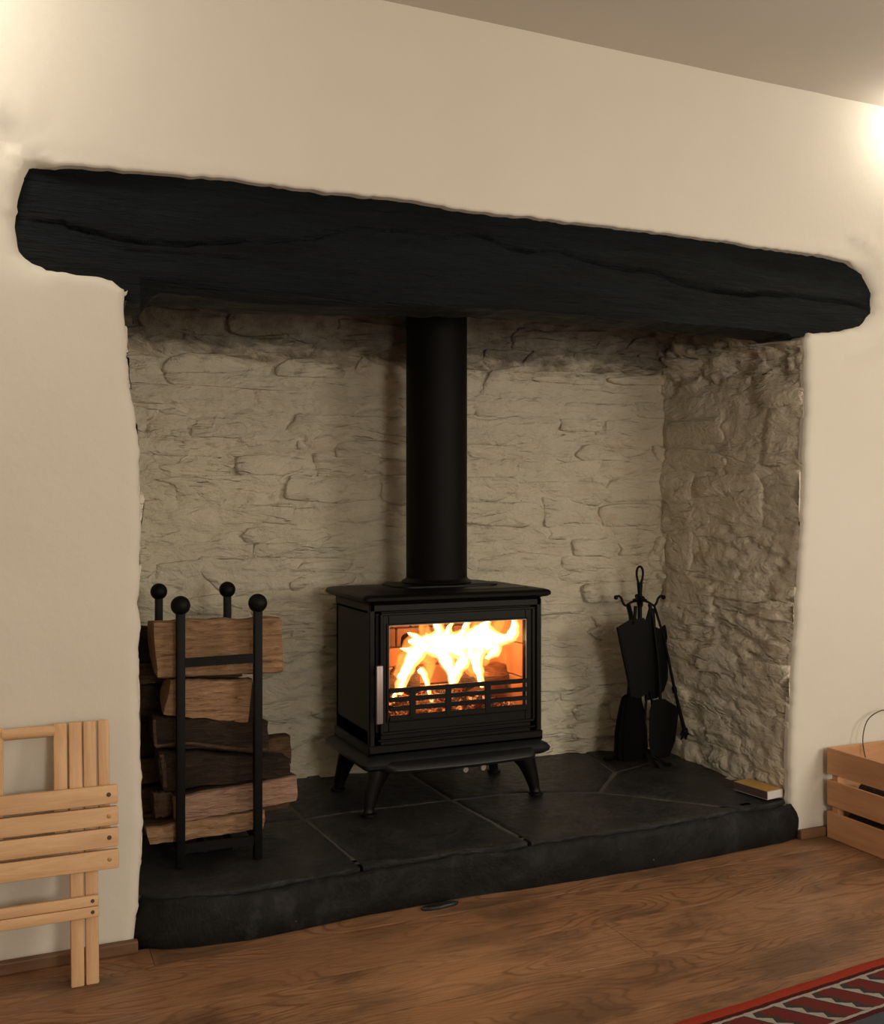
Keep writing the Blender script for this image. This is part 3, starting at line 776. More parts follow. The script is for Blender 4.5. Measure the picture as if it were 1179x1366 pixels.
# cabriole legs
for (lx, ly, sx, sy) in ((0.985, 2.755, -1, -1), (1.500, 2.755, 1, -1), (0.985, 3.025, -1, 1), (1.500, 3.025, 1, 1)):
    bm = bmesh.new()
    ps = [(lx - sx * 0.030, ly - sy * 0.012, 0.250), (lx - sx * 0.014, ly - sy * 0.004, 0.222), (lx - sx * 0.002, ly, 0.19), (lx + sx * 0.008, ly + sy * 0.004, 0.155), (lx + sx * 0.012, ly + sy * 0.006, 0.135), (lx + sx * 0.014, ly + sy * 0.008, 0.1215)]
    add_tube(bm, smoothline(ps, 3), [0.040, 0.037, 0.034, 0.031, 0.028, 0.026, 0.024, 0.022, 0.0205, 0.019, 0.018, 0.017, 0.016, 0.016, 0.017, 0.018], 8, flat=(0.9, 1.0))
    leg = pr(obj('leg', bm, M['iron'], sharp=45))
    bm = bmesh.new(); add_lathe(bm, [(0.018, 0), (0.023, 0.003), (0.023, 0.008), (0.017, 0.012)], (lx + sx * 0.015, ly + sy * 0.009, 0.114), 14); o = obj('foot', bm, M['iron'], sharp=45)
    o.parent = leg
# door
dx0, dx1, dz0, dz1, dy = 0.998, 1.494, 0.352, 0.694, 2.722
gx0, gx1, gz0, gz1 = 1.022, 1.466, 0.388, 0.660
bm = bmesh.new()
for (a, b, c_, d) in ((dx0, gx0, dz0, dz1), (gx1, dx1, dz0, dz1), (gx0, gx1, dz0, gz0), (gx0, gx1, gz1, dz1)):
    add_box(bm, a, b, dy, dy + 0.02, c_, d, 0.0015)
for (a, b, c_, d) in ((dx0 - 0.003, dx0 + 0.007, dz0, dz1), (dx1 - 0.007, dx1 + 0.003, dz0, dz1), (dx0, dx1, dz1 - 0.004, dz1 + 0.004), (dx0, dx1, dz0 - 0.004, dz0 + 0.005)):
    add_box(bm, a, b, dy - 0.006, dy + 0.004, c_, d, 0.002)
for (a, b, c_, d) in ((gx0 - 0.007, gx0, gz0 - 0.006, gz1 + 0.006), (gx1, gx1 + 0.007, gz0 - 0.006, gz1 + 0.006), (gx0, gx1, gz1, gz1 + 0.006), (gx0, gx1, gz0 - 0.006, gz0)):
    add_box(bm, a, b, dy - 0.004, dy + 0.004, c_, d, 0.0015)
door = pr(obj('door', bm, M['iron'], sharp=40))
def dr(o):
    o.parent = door; return o
bm = bmesh.new(); add_box(bm, gx0 - 0.006, gx1 + 0.006, dy + 0.0085, dy + 0.012, gz0 - 0.006, gz1 + 0.006); dr(obj('glass', bm, M['glass']))
bm = bmesh.new()
add_box(bm, gx0 - 0.0004, gx0 + 0.0012, dy - 0.0045, dy - 0.003, gz0 + 0.09, gz1 + 0.0004); add_box(bm, gx1 - 0.0006, gx1 + 0.0012, dy - 0.0045, dy - 0.003, gz0, gz1)
add_box(bm, gx0, gx1, dy - 0.0045, dy - 0.003, gz1 - 0.0006, gz1 + 0.0012); dr(obj('glass_rim', bm, M['rim']))
# fret of flat bars across the lower glass
for k in range(4):
    z = 0.396 + k * 0.0262
    bm = bmesh.new(); add_box(bm, gx0, gx1, dy - 0.010, dy - 0.003, z - 0.0068 - (0.003 if k == 0 else 0), z + 0.0068, 0.0015); dr(obj('grate_bar', bm, M['iron'], sharp=40))
for xx in (1.093, 1.206, 1.335):
    bm = bmesh.new(); add_box(bm, xx - 0.0095, xx + 0.0095, dy - 0.011, dy - 0.0045, 0.391, 0.479, 0.0015); dr(obj('grate_post', bm, M['iron'], sharp=40))
bm = bmesh.new(); add_box(bm, 0.975, 0.994, 2.690, 2.701, 0.387, 0.552, 0.002, 2)
h = dr(obj('handle', bm, M['handle'], sharp=40)); h['label'] = 'flat brushed steel door handle'
for z in (0.41, 0.53):
    bm = bmesh.new(); add_tube(bm, [(0.985, 2.700, z), (0.992, 2.725, z)], 0.005, 8); dr(obj('handle_stud', bm, M['iron'], sharp=40))
for xx in (1.262, 1.32):
    bm = bmesh.new(); add_lathe(bm, [(0.006, 0), (0.011, 0.004), (0.012, 0.010), (0.008, 0.016)], (0, 0, 0), 14)
    bmesh.ops.rotate(bm, verts=bm.verts, cent=(0, 0, 0), matrix=Matrix.Rotation(R(90), 3, 'X')); bmesh.ops.translate(bm, verts=bm.verts, vec=(xx, 2.728, 0.225)); pr(obj('air_knob', bm, M['handle'], sharp=50))
    bm = bmesh.new(); add_tube(bm, [(xx, 2.725, 0.225), (xx, 2.80, 0.232)], 0.004, 8); pr(obj('air_rod', bm, M['iron'], sharp=50))
sbox('ash_pan_housing', (1.13, 1.40, 2.80, 3.0, 0.205, 0.250), M['iron'])
# firebox lining, brick by brick
fbx = sbox('firebox', (1.0, 1.49, 3.018, 3.028, 0.36, 0.69), M['sootbrick'], bevel=0.001)
def fbk(dims, mat, bevel=0.003):
    bm = bmesh.new(); add_box(bm, *dims, bevel=bevel); o = obj('fire_brick', bm, mat); o.parent = fbx
for r_ in range(5):
    z0 = 0.372 + r_ * 0.062; x = 1.0 - (0.05 if r_ % 2 else 0)
    while x < 1.488:
        a, b = max(x, 0.998), min(x + 0.1, 1.49)
        if b - a > 0.015: fbk((a + 0.0015, b - 0.0015, 2.996, 3.017, z0, z0 + 0.059), M['sootbrick'] if r_ > 2 else M['firebrick'])
        x += 0.1
for s, (a, b) in enumerate(((0.991, 1.006), (1.478, 1.492))):
    for r_ in range(3):
        for c_ in range(2):
            y0 = 2.76 + c_ * 0.118; z0 = 0.372 + r_ * 0.104
            fbk((a, b, y0, y0 + 0.115, z0, z0 + 0.1015), M['firebrick'])
fbk((1.0, 1.49, 2.76, 2.995, 0.360, 0.370), M['sootbrick'])
# flue pipe
flue = thing('flue_pipe', 'straight matt black flue pipe rising from the stove top up behind the beam', 'flue pipe', (1.268, 2.945, 0.763))
bm = bmesh.new(); add_lathe(bm, [(0.0965, 0.0), (0.0965, 0.25), (0.0965, 0.8), (0.0965, 1.45)], (0, 0, 0), 48)
o = obj('pipe', bm, M['pipe'], flue, sharp=50)
bm = bmesh.new(); add_lathe(bm, [(0.110, 0.0), (0.112, 0.003), (0.108, 0.009), (0.100, 0.012), (0.0985, 0.016)], (0, 0, 0), 48)
obj('collar', bm, M['iron'], flue, sharp=50)

# fire ------------------------------------------------------
bm = bmesh.new(); rnd = random.Random(3)
for k in range(330):
    x = rnd.uniform(1.02, 1.46); y = rnd.uniform(2.765, 2.97); r_ = rnd.uniform(0.004, 0.011)
    z = 0.375 + r_ * 0.6 + rnd.uniform(0, 0.055) * (1 - abs(x - 1.24) / 0.3)
    mt = Matrix.Translation((x, y, z)) @ Matrix.Rotation(rnd.uniform(0, 3), 4, 'X') @ Matrix.Rotation(rnd.uniform(0, 3), 4, 'Z')
    r = bmesh.ops.create_icosphere(bm, subdivisions=1, radius=r_, matrix=mt)
    for v in r['verts']: v.co += Vector((rnd.uniform(-1, 1), rnd.uniform(-1, 1), rnd.uniform(-1, 1))) * 0.0025
tag(obj('ember_bed', bm, M['ember']), 'heap of glowing embers behind the bars at the bottom of the stove', 'embers', kind='stuff')
def rough_log(name, a, b, r, mat, flat=0.8, seed=1, n=11, ns=9, parent=None):
    a, b = Vector(a), Vector(b); bm = bmesh.new(); c = (a + b) / 2; t = (b - a); x = t.normalized(); s, u = frame_of(x)
    shp = [1 + 0.35 * nz(k * 1.9, seed * 3.7) for k in range(n)]; rings = []
    for i in range(ns + 1):
        f = i / ns; p = a - c + t * f; rr = r * (1 + 0.10 * nz(f * 3, seed)) * (0.9 if i in (0, ns) else 1)
        rings.append([bm.verts.new(p + (s * math.cos(2 * PI * k / n) + u * math.sin(2 * PI * k / n) * flat) * rr * shp[k] * (1 + 0.05 * nz(k, f * 6, seed))) for k in range(n)])
    for A, B in zip(rings, rings[1:]):
        for k in range(n): bm.faces.new((A[k], A[(k + 1) % n], B[(k + 1) % n], B[k]))
    bm.faces.new(rings[0][::-1]); bm.faces.new(rings[-1]); o = obj(name, bm, mat, parent, sharp=35); o.location = c; return o
g = 'logs burning in the stove'
tag(rough_log('burning_log', (1.035, 2.80, 0.455), (1.20, 2.90, 0.565), 0.030, M['burn'], seed=2), 'slanting burning log at the left side of the stove fire', 'log', g)
tag(rough_log('burning_log', (1.125, 2.80, 0.45), (1.165, 2.92, 0.60), 0.026, M['char'], seed=5), 'charred upright log just left of the middle of the stove fire', 'log', g)
tag(rough_log('burning_log', (1.315, 2.79, 0.455), (1.245, 2.93, 0.585), 0.026, M['char'], seed=9), 'charred log end right of the middle of the stove fire', 'log', g)
tag(rough_log('burning_log', (1.305, 2.86, 0.475), (1.468, 2.89, 0.470), 0.046, M['burn'], seed=12), 'thick orange-lit log lying at the right side of the stove fire', 'log', g)
fire = thing('fire', 'bright white and orange flames burning behind the stove glass', 'fire', (1.25, 2.86, 0.43))
def fpt(px, py, Y=2.85):
    return (px, Y, py)
TH = R(23.6)
def flame(line, rad, mat, Y=2.85, fl=0.5, seed=0):
    """line: X, Z stations in the fire's own upright plane"""
    ps = smoothline([(min(a * 1.024, 1.466), Y + 0.012 * nz(a * 40, b * 40, seed), 1 - (1 - b) * 1.024) for a, b in line], 5)
    rs = [v.x for v in smoothline([(r, 0, 0) for r in rad], 5)]
    ps = [p + Vector((0.004 * nz(p.z * 60, seed, p.x * 50), 0, 0.004 * nz(p.x * 60, seed + 5, p.z * 40))) for p in ps]
    rs = [max(0.0006, r * (1 + 0.30 * nz(i * 0.55, seed * 2.3))) for i, r in enumerate(rs)]
    bm = bmesh.new(); N_ = len(ps); rings = []
    for i, p in enumerate(ps):
        t = (ps[min(i + 1, N_ - 1)] - ps[max(i - 1, 0)]).normalized(); b = t.cross(Vector((0, 1, 0))).normalized()
        rings.append([bm.verts.new(p + b * math.cos(2 * PI * k / 12) * rs[i] + Vector((0, 1, 0)) * math.sin(2 * PI * k / 12) * min(rs[i] * fl * 1.4, 0.02)) for k in range(12)])
    for A, B in zip(rings, rings[1:]):
        for k in range(12): bm.faces.new((A[k], A[(k + 1) % 12], B[(k + 1) % 12], B[k]))
    bm.faces.new(rings[0][::-1]); bm.faces.new(rings[-1])
    o = obj('flame', bm, mat, None, smooth=True); o.parent = fire; o.matrix_parent_inverse = Matrix.Translation(-fire.location); return o
FL = [  # stations (X, Z) and half widths
    ([(1.055, 0.462), (1.066, 0.50), (1.082, 0.545), (1.115, 0.590), (1.15, 0.61)], [0.004, 0.011, 0.020, 0.026, 0.026]),
    ([(1.085, 0.612), (1.13, 0.605), (1.19, 0.598), (1.25, 0.595), (1.30, 0.600), (1.345, 0.605), (1.39, 0.600)], [0.004, 0.018, 0.030, 0.032, 0.034, 0.030, 0.010]),
    ([(1.35, 0.602), (1.40, 0.604), (1.425, 0.615), (1.438, 0.640), (1.440, 0.672)], [0.022, 0.011, 0.013, 0.008, 0.001]),
    ([(1.218, 0.47), (1.225, 0.50), (1.205, 0.545), (1.18, 0.585)], [0.006, 0.017, 0.020, 0.026]),
    ([(1.225, 0.49), (1.25, 0.53), (1.275, 0.57), (1.30, 0.595)], [0.010, 0.017, 0.020, 0.026]),
    ([(1.318, 0.462), (1.315, 0.50), (1.305, 0.54), (1.31, 0.58)], [0.002, 0.011, 0.019, 0.026]),
    ([(1.165, 0.60), (1.180, 0.635), (1.170, 0.665), (1.163, 0.69)], [0.020, 0.012, 0.009, 0.003]),
    ([(1.235, 0.60), (1.262, 0.635), (1.270, 0.66), (1.277, 0.69)], [0.020, 0.011, 0.007, 0.003]),
    ([(1.30, 0.60), (1.325, 0.63), (1.335, 0.65), (1.345, 0.658)], [0.026, 0.022, 0.010, 0.002]),
    ([(1.118, 0.53), (1.135, 0.50), (1.142, 0.472), (1.148, 0.455)], [0.010, 0.006, 0.004, 0.001]),
    ([(1.09, 0.585), (1.075, 0.590), (1.058, 0.592)], [0.010, 0.005, 0.001]),
    ([(1.04, 0.448), (1.048, 0.475), (1.062, 0.505), (1.07, 0.53)], [0.003, 0.007, 0.010, 0.012]),
    ([(1.345, 0.60), (1.362, 0.578), (1.350, 0.560), (1.332, 0.548)], [0.022, 0.016, 0.010, 0.003]),
    ([(1.255, 0.585), (1.262, 0.56), (1.272, 0.535)], [0.016, 0.010, 0.003]),
    ([(1.13, 0.60), (1.105, 0.628), (1.085, 0.635)], [0.016, 0.008, 0.001]),
    ([(1.205, 0.61), (1.212, 0.64), (1.222, 0.66)], [0.014, 0.007, 0.001]),
]
for k, (l, r_) in enumerate(FL): flame(l, [q * (0.98 if k in (1, 2, 8) else 0.74) for q in r_], M['core'], 2.790 + 0.004 * (k % 3), 0.5, k + 1)
M['edge'] = m_flame('flame_fringe', (1.0, 0.46, 0.13), 2.6, True)
for k, (l, r_) in enumerate(FL): flame(l, [q * (0.98 if k in (1, 2, 8) else 0.74) * 1.35 + 0.0035 for q in r_], M['edge'], 2.782 + 0.004 * (k % 3), 0.8, k + 1)
HL = [
    ([(1.15, 0.62), (1.145, 0.65), (1.132, 0.675), (1.128, 0.70)], [0.024, 0.017, 0.012, 0.003]),
    ([(1.19, 0.62), (1.200, 0.65), (1.196, 0.675), (1.19, 0.70)], [0.020, 0.013, 0.009, 0.003]),
    ([(1.30, 0.62), (1.318, 0.65), (1.325, 0.675), (1.33, 0.70)], [0.022, 0.014, 0.010, 0.003]),
    ([(1.37, 0.61), (1.40, 0.64), (1.405, 0.665), (1.405, 0.70)], [0.022, 0.018, 0.012, 0.003]),
    ([(1.06, 0.46), (1.075, 0.52), (1.10, 0.57), (1.13, 0.62)], [0.012, 0.026, 0.034, 0.038]),
    ([(1.36, 0.60), (1.40, 0.588), (1.43, 0.590), (1.45, 0.600)], [0.016, 0.011, 0.007, 0.002]),
    ([(1.15, 0.48), (1.165, 0.53), (1.15, 0.58)], [0.012, 0.020, 0.026]),
    ([(1.345, 0.52), (1.355, 0.55), (1.37, 0.59)], [0.010, 0.022, 0.024]),
    ([(1.285, 0.47), (1.29, 0.52), (1.27, 0.56)], [0.008, 0.018, 0.024]),
    ([(1.04, 0.45), (1.05, 0.49), (1.06, 0.53)], [0.010, 0.014, 0.006]),
]
for k, (l, r_) in enumerate(HL): flame(l, r_, M['halo'], 2.815 + 0.006 * (k % 4), 0.7, k + 40)

# ------------------------------------------------------------ log holder
LH = thing('log_holder', 'black wrought iron log holder with four ball-topped posts', 'log holder', (0.51, 2.76, 0.115))
lp = [(0.407, 2.537), (0.596, 2.525), (0.418, 2.985), (0.612, 2.975)]
def lh(o): o.parent = LH; o.matrix_parent_inverse = Matrix.Translation(-LH.location); return o
for (x, y) in lp:
    bm = bmesh.new(); add_box(bm, x - 0.0105, x + 0.0105, y - 0.0105, y + 0.0105, 0.114, 0.742, 0.003, 2); p = lh(obj('post', bm, M['wrought'], sharp=40))
    bm = bmesh.new(); add_ball(bm, (x, y, 0.759), 0.0238, 24); o = obj('ball_finial', bm, M['wrought'], smooth=True); o.parent = p
def rail(a, b, z0, z1, hh=0.0105):
    bm = bmesh.new(); a3 = Vector((a[0], a[1], z0)); b3 = Vector((b[0], b[1], z1)); t = (b3 - a3); x = t.normalized(); s = Vector((0, 0, 1)).cross(x).normalized()
    vsx = []
    for p in (a3, b3):
        for q in ((-1, -1), (1, -1), (1, 1), (-1, 1)): vsx.append(bm.verts.new(p + s * q[0] * 0.0065 + Vector((0, 0, 1)) * q[1] * hh))
    for k in range(4): bm.faces.new((vsx[k], vsx[(k + 1) % 4], vsx[4 + (k + 1) % 4], vsx[4 + k]))
    bm.faces.new(vsx[:4][::-1]); bm.faces.new(vsx[4:]); lh(obj('rail', bm, M['wrought']))
for zz in (0.160, 0.617):
    rail(lp[0], lp[1], zz, zz + 0.004); rail(lp[2], lp[3], zz, zz)
rail(lp[0], lp[2], 0.160, 0.160); rail(lp[1], lp[3], 0.160, 0.160)
rail((0.47, 2.537), (0.47, 2.98), 0.148, 0.148, 0.004); rail((0.54, 2.531), (0.54, 2.978), 0.148, 0.148, 0.004)
LG = 'split logs in the iron log holder'
def split_log(label, c4, y0, depth, mat, seed, barkmat=None, taper=0.55):
    """c4: upper left, upper right, lower right, lower left of the face seen from the room (X, Z); depth goes back"""
    (a, b, c, d) = [Vector(p) for p in c4]; ns = 18; rings = []; bm = bmesh.new()
    cx_ = (a.x + b.x) / 2; cz_ = (a.y + d.y) / 2; org = Vector((cx_, y0 + depth / 2, cz_))
    for i in range(ns + 1):
        f = i / ns; T = a.lerp(b, f); B = d.lerp(c, f); ring = []
        H = T.y - B.y
        section = [(0.0, 0.03), (0.0, 0.25), (-0.004, 0.5), (0.0, 0.75), (0.0, 0.97), (0.012, 1.0), (depth * 0.55, 1.0 - 0.05), (depth * 0.9, 0.5 + taper * 0.5), (depth, 0.5), (depth * 0.9, 0.5 - taper * 0.45), (depth * 0.5, 0.05), (0.012, 0.0)]
        for k, (dy_, v) in enumerate(section):
            P = B.lerp(T, v); e = 0.0035 * fbm(f * 6 + seed * 7, k * 0.8, seed, 3)
            zedge = 0.0045 * fbm(f * 5 + seed, seed * 2 + (v > 0.5) * 9, 2, 3)
            xe = 0.006 * nz(k * 0.9, seed * 3.1 + (f > 0.5)) if i in (0, ns) else 0
            co = Vector((P.x + xe, y0 + dy_ + e + 0.006 * nz(f * 2, seed), P.y + zedge)) - org
            if i in (0, ns): co.z *= 1 - 0.02
            ring.append(bm.verts.new(co))
        rings.append(ring)
    n = len(rings[0])
    for A, B in zip(rings, rings[1:]):
        for k in range(n):
            f_ = bm.faces.new((A[k], A[(k + 1) % n], B[(k + 1) % n], B[k]))
            if barkmat and 5 <= k <= 10: f_.material_index = 1
    bm.faces.new(rings[0][::-1]); bm.faces.new(rings[-1])
    o = obj('firewood_log', bm, [mat, barkmat] if barkmat else mat, sharp=45); o.location = org; return tag(o, label, 'log', LG)
split_log('largest pale split log lying on top of the log holder stack', [(0.345, 0.722), (0.665, 0.717), (0.672, 0.572), (0.357, 0.577)], 2.56, 0.15, M['log'], 1, M['log_dark'])
split_log('short pale split log tilting down to the right, second from top in the holder', [(0.388, 0.574), (0.590, 0.560), (0.578, 0.448), (0.372, 0.486)], 2.562, 0.12, M['log'], 2, M['log_dim'])
split_log('dark bark-sided log with a pale lower edge, third from top in the holder', [(0.350, 0.484), (0.632, 0.450), (0.635, 0.372), (0.352, 0.408)], 2.566, 0.13, M['log_dark'], 3, M['log_dark'])
split_log('long dark bark log with a pale end, fourth from top in the holder', [(0.358, 0.400), (0.688, 0.350), (0.690, 0.303), (0.372, 0.296)], 2.566, 0.12, M['log_dark'], 4, M['log_dark'])
split_log('pinkish split log rising to the right and sticking out past the posts', [(0.400, 0.282), (0.706, 0.303), (0.708, 0.236), (0.400, 0.216)], 2.56, 0.12, M['log_pink'], 5, M['log_dim'])
split_log('lowest brown split log resting on the bottom rail of the holder', [(0.330, 0.215), (0.620, 0.226), (0.618, 0.175), (0.338, 0.172)], 2.56, 0.13, M['log'], 6, M['log_dim'])
# strips of pale bark edge seen along the dark logs
def strip(name, line, r, mat, parent):
    bm = bmesh.new(); add_tube(bm, smoothline(line, 4), r, 6); o = obj(name, bm, mat, sharp=60); o.parent = parent; o.matrix_parent_inverse = Matrix.Translation(-parent.location); return o
logs = [o for o in bpy.data.objects if o.name.startswith('firewood_log')]
strip('pale_edge', [(0.352, 2.563, 0.412), (0.42, 2.562, 0.414), (0.50, 2.562, 0.398), (0.56, 2.562, 0.386), (0.632, 2.563, 0.377)], 0.0048, M['log_dim'], logs[2])
strip('pale_edge', [(0.352, 2.563, 0.412), (0.349, 2.563, 0.44), (0.348, 2.563, 0.478)], 0.004, M['log_dim'], logs[2])
strip('pale_edge', [(0.365, 2.563, 0.392), (0.371, 2.562, 0.36), (0.374, 2.563, 0.31)], 0.006, M['log_dim'], logs[3])
# second and third rows, seen round the ends of the front row
rear = [('dark log at the left behind the top log of the holder stack', [(0.305, 0.690), (0.60, 0.68), (0.60, 0.60), (0.31, 0.595)], 2.73, 0.11, 'log_dark'),
        ('reddish brown log end at the left behind the second log of the holder', [(0.305, 0.597), (0.60, 0.592), (0.60, 0.542), (0.305, 0.540)], 2.72, 0.11, 'log_dim'),
        ('black bark log behind the second log in the holder stack', [(0.300, 0.538), (0.63, 0.535), (0.63, 0.443), (0.300, 0.443)], 2.72, 0.12, 'log_dark'),
        ('black bark log behind the third log in the holder stack', [(0.302, 0.442), (0.645, 0.438), (0.66, 0.37), (0.302, 0.347)], 2.72, 0.12, 'log_dark'),
        ('rough brown log showing at the right behind the fourth log of the holder', [(0.302, 0.345), (0.735, 0.372), (0.735, 0.292), (0.302, 0.280)], 2.72, 0.11, 'log_dim'),
        ('weathered log with ridged end at the right behind the pinkish log', [(0.33, 0.27), (0.745, 0.262), (0.725, 0.172), (0.33, 0.172)], 2.71, 0.12, 'log_dim'),
        ('dark log in the rearmost row of the holder near the wall', [(0.31, 0.46), (0.60, 0.46), (0.60, 0.36), (0.31, 0.36)], 2.86, 0.09, 'log_dark'),
        ('low dark log in the rearmost row of the holder near the wall', [(0.33, 0.30), (0.64, 0.30), (0.64, 0.172), (0.33, 0.172)], 2.86, 0.10, 'log_dark')]
for k, (lb, c4, y0, dp, mt) in enumerate(rear): split_log(lb, c4, y0, dp, M[mt], 11 + k, M['log_dark'])
split_log('small dim log piece at the lower left behind the left front post', [(0.352, 0.288), (0.396, 0.286), (0.397, 0.225), (0.355, 0.223)], 2.60, 0.09, M['log_dim'], 22, M['log_dark'])

# ------------------------------------------------------------ fire tools
ST = thing('companion_stand', 'black iron fireside tool stand with a loop handle and curled hooks', 'tool stand', (2.035, 2.95, 0.115))
def st(o, P=None): o.parent = P or ST; o.matrix_parent_inverse = Matrix.Translation(-(P or ST).location); return o
cx_, cy_ = 2.036, 2.945
bm = bmesh.new(); add_tube(bm, [(cx_, cy_, 0.14), (cx_, cy_, 0.45), (cx_, cy_, 0.70)], [0.007, 0.007, 0.0085], 10); st(obj('pole', bm, M['wrought'], sharp=50))
lo = []
for k in range(28):
    t = 2 * PI * k / 28; z = 0.765 + 0.030 * math.cos(t); wd = 0.0105 * (1 + 0.25 * math.cos(t)); lo.append((cx_ + math.sin(t) * wd, cy_ - math.sin(t) * wd * 0.3, z))
bm = bmesh.new(); add_tube(bm, lo, 0.0042, 8, closed=True); add_tube(bm, [(cx_, cy_, 0.738), (cx_, cy_, 0.72), (cx_, cy_, 0.68)], [0.011, 0.0095, 0.006], 10); st(obj('loop_handle', bm, M['wrought'], sharp=60))
bm = bmesh.new(); add_lathe(bm, [(0.008, 0), (0.024, 0.003), (0.026, 0.009), (0.014, 0.014), (0.010, 0.022)], (cx_, cy_, 0.672), 16); st(obj('collar', bm, M['wrought'], sharp=50))
for s in range(4):
    a = R(-22 + 90 * s) if s else R(-22)
    dx_, dy_ = math.cos(a), math.sin(a)
    if s in (1, 3): dx_ *= 0.55; dy_ *= 0.55
    pts_ = [(cx_ + dx_ * r_, cy_ + dy_ * r_, z) for r_, z in ((0.005, 0.678), (0.028, 0.672), (0.048, 0.660), (0.058, 0.668), (0.064, 0.684), (0.074, 0.693), (0.082, 0.688))]
    bm = bmesh.new(); add_tube(bm, smoothline(pts_, 3), 0.0042, 8); add_ball(bm, (cx_ + dx_ * 0.083, cy_ + dy_ * 0.083, 0.688), 0.008, 10); st(obj('hook', bm, M['wrought'], sharp=60))
for (ex, ey) in ((1.938, 3.00), (2.045, 2.850), (2.12, 3.01), (2.09, 2.86)):
    d = Vector((ex - cx_, ey - cy_)); pts_ = [(cx_ + d.x * f, cy_ + d.y * f, z) for f, z in ((0.02, 0.16), (0.3, 0.156), (0.65, 0.136), (0.88, 0.123), (1.0, 0.1215), (1.12, 0.125))]
    bm = bmesh.new(); add_tube(bm, smoothline(pts_, 3), 0.0062, 8, flat=(1.5, 0.8)); st(obj('foot', bm, M['wrought'], sharp=60))
# pan: wide at the top, tapering down, hanging at the left
def plate(poly, y0, y1, th, name, P, mat=None, bow=0.0):
    """solid plate whose outline is in X, Z, leaning from y0 (top) to y1 (bottom)"""
    zs = [p[1] for p in poly]; zt, zb = max(zs), min(zs); xs_ = [p[0] for p in poly]; xm = (max(xs_) + min(xs_)) / 2; hw = (max(xs_) - min(xs_)) / 2
    bm = bmesh.new(); A = []; B = []
    for x, z in poly:
        f = (zt - z) / (zt - zb); y = y0 + (y1 - y0) * f + bow * ((x - xm) / hw) ** 2
        A.append(bm.verts.new((x, y - th / 2, z))); B.append(bm.verts.new((x, y + th / 2, z)))
    n = len(A); bm.faces.new(A); bm.faces.new(B[::-1])
    for k in range(n): bm.faces.new((A[k], B[k], B[(k + 1) % n], A[(k + 1) % n]))
    return st(obj(name, bm, mat or M['wrought'], sharp=30), P)
PN = thing('ash_pan', 'black tapering metal pan hanging high on the left of the tool stand', 'pan', (1.98, 2.90, 0.5))
pan = [(1.913, 0.594), (1.965, 0.618), (2.020, 0.622), (2.040, 0.60), (2.042, 0.36), (2.01, 0.345), (1.972, 0.355), (1.962, 0.41), (1.936, 0.50)]
plate(pan, 2.900, 2.912, 0.004, 'pan_back', PN)
bm = bmesh.new(); add_tube(bm, [(1.913, 2.895, 0.594), (1.937, 2.897, 0.50), (1.962, 2.902, 0.41), (1.972, 2.905, 0.355)], 0.006, 8); st(obj('rolled_edge', bm, M['wrought'], sharp=60), PN)
bm = bmesh.new(); add_tube(bm, [(1.978, 2.904, 0.60), (1.976, 2.915, 0.64), (1.974, 2.925, 0.668)], 0.010, 8, flat=(1.2, 0.6)); st(obj('hanging_strap', bm, M['wrought'], sharp=60), PN)
# shovel: shoulders at .31 m, blade to the hearth
SH = thing('fire_shovel', 'black hearth shovel with sloping shoulders hanging at the right of the tool stand', 'shovel', (2.12, 2.9, 0.3))
plate([(2.093, 0.337), (2.115, 0.335), (2.160, 0.306), (2.163, 0.29), (2.150, 0.19), (2.128, 0.135), (2.050, 0.132), (2.040, 0.19), (2.044, 0.30), (2.062, 0.337)], 2.910, 2.905, 0.003, 'blade', SH, bow=-0.012)
bm = bmesh.new(); add_tube(bm, [(2.098, 2.912, 0.32), (2.092, 2.912, 0.45), (2.076, 2.92, 0.60), (2.066, 2.93, 0.665)], [0.006, 0.005, 0.005, 0.007], 8); st(obj('shaft', bm, M['wrought'], sharp=60), SH)
# bundle behind: second shovel / tongs body at right
TG = thing('fire_tongs', 'black iron tongs with broad grips hanging in the middle of the tool stand', 'tongs', (2.07, 2.92, 0.4))
plate([(2.045, 0.60), (2.062, 0.655), (2.082, 0.648), (2.088, 0.585), (2.105, 0.578), (2.128, 0.590), (2.134, 0.570), (2.138, 0.545), (2.133, 0.52), (2.143, 0.43), (2.143, 0.40), (2.128, 0.36), (2.098, 0.335), (2.05, 0.33)], 2.925, 2.935, 0.006, 'grip', TG)
for s in (-1, 1):
    bm = bmesh.new(); add_tube(bm, [(2.060 + s * 0.008, 2.925, 0.36), (2.058 + s * 0.018, 2.922, 0.27), (2.058 + s * 0.012, 2.92, 0.18)], 0.0045, 8); st(obj('tong_arm', bm, M['wrought'], sharp=60), TG)
# brush
BR = thing('hearth_brush', 'black hearth brush with flared bristles hanging low at the left of the tool stand', 'brush', (1.97, 2.93, 0.26))
bm = bmesh.new(); n = 30; rings = []
for z, rx, ry in ((0.355, 0.026, 0.014), (0.345, 0.036, 0.018), (0.30, 0.048, 0.022), (0.23, 0.060, 0.027), (0.150, 0.062, 0.028), (0.132, 0.052, 0.022)):
    rings.append([bm.verts.new((1.985 + rx * math.cos(2 * PI * k / n) * (1 + (0.07 if k % 2 else -0.03)) - (0.355 - z) * 0.01 + 0.009, 2.935 + ry * math.sin(2 * PI * k / n) * (1 + (0.08 if k % 2 else 0)), z + (0.004 * nz(k * 3, 1) if z < 0.2 else 0))) for k in range(n)])
for A, B in zip(rings, rings[1:]):
    for k in range(n): bm.faces.new((A[k], A[(k + 1) % n], B[(k + 1) % n], B[k]))
bm.faces.new(rings[0][::-1]); bm.faces.new(rings[-1]); st(obj('bristles', bm, M['bristle'], sharp=30), BR)
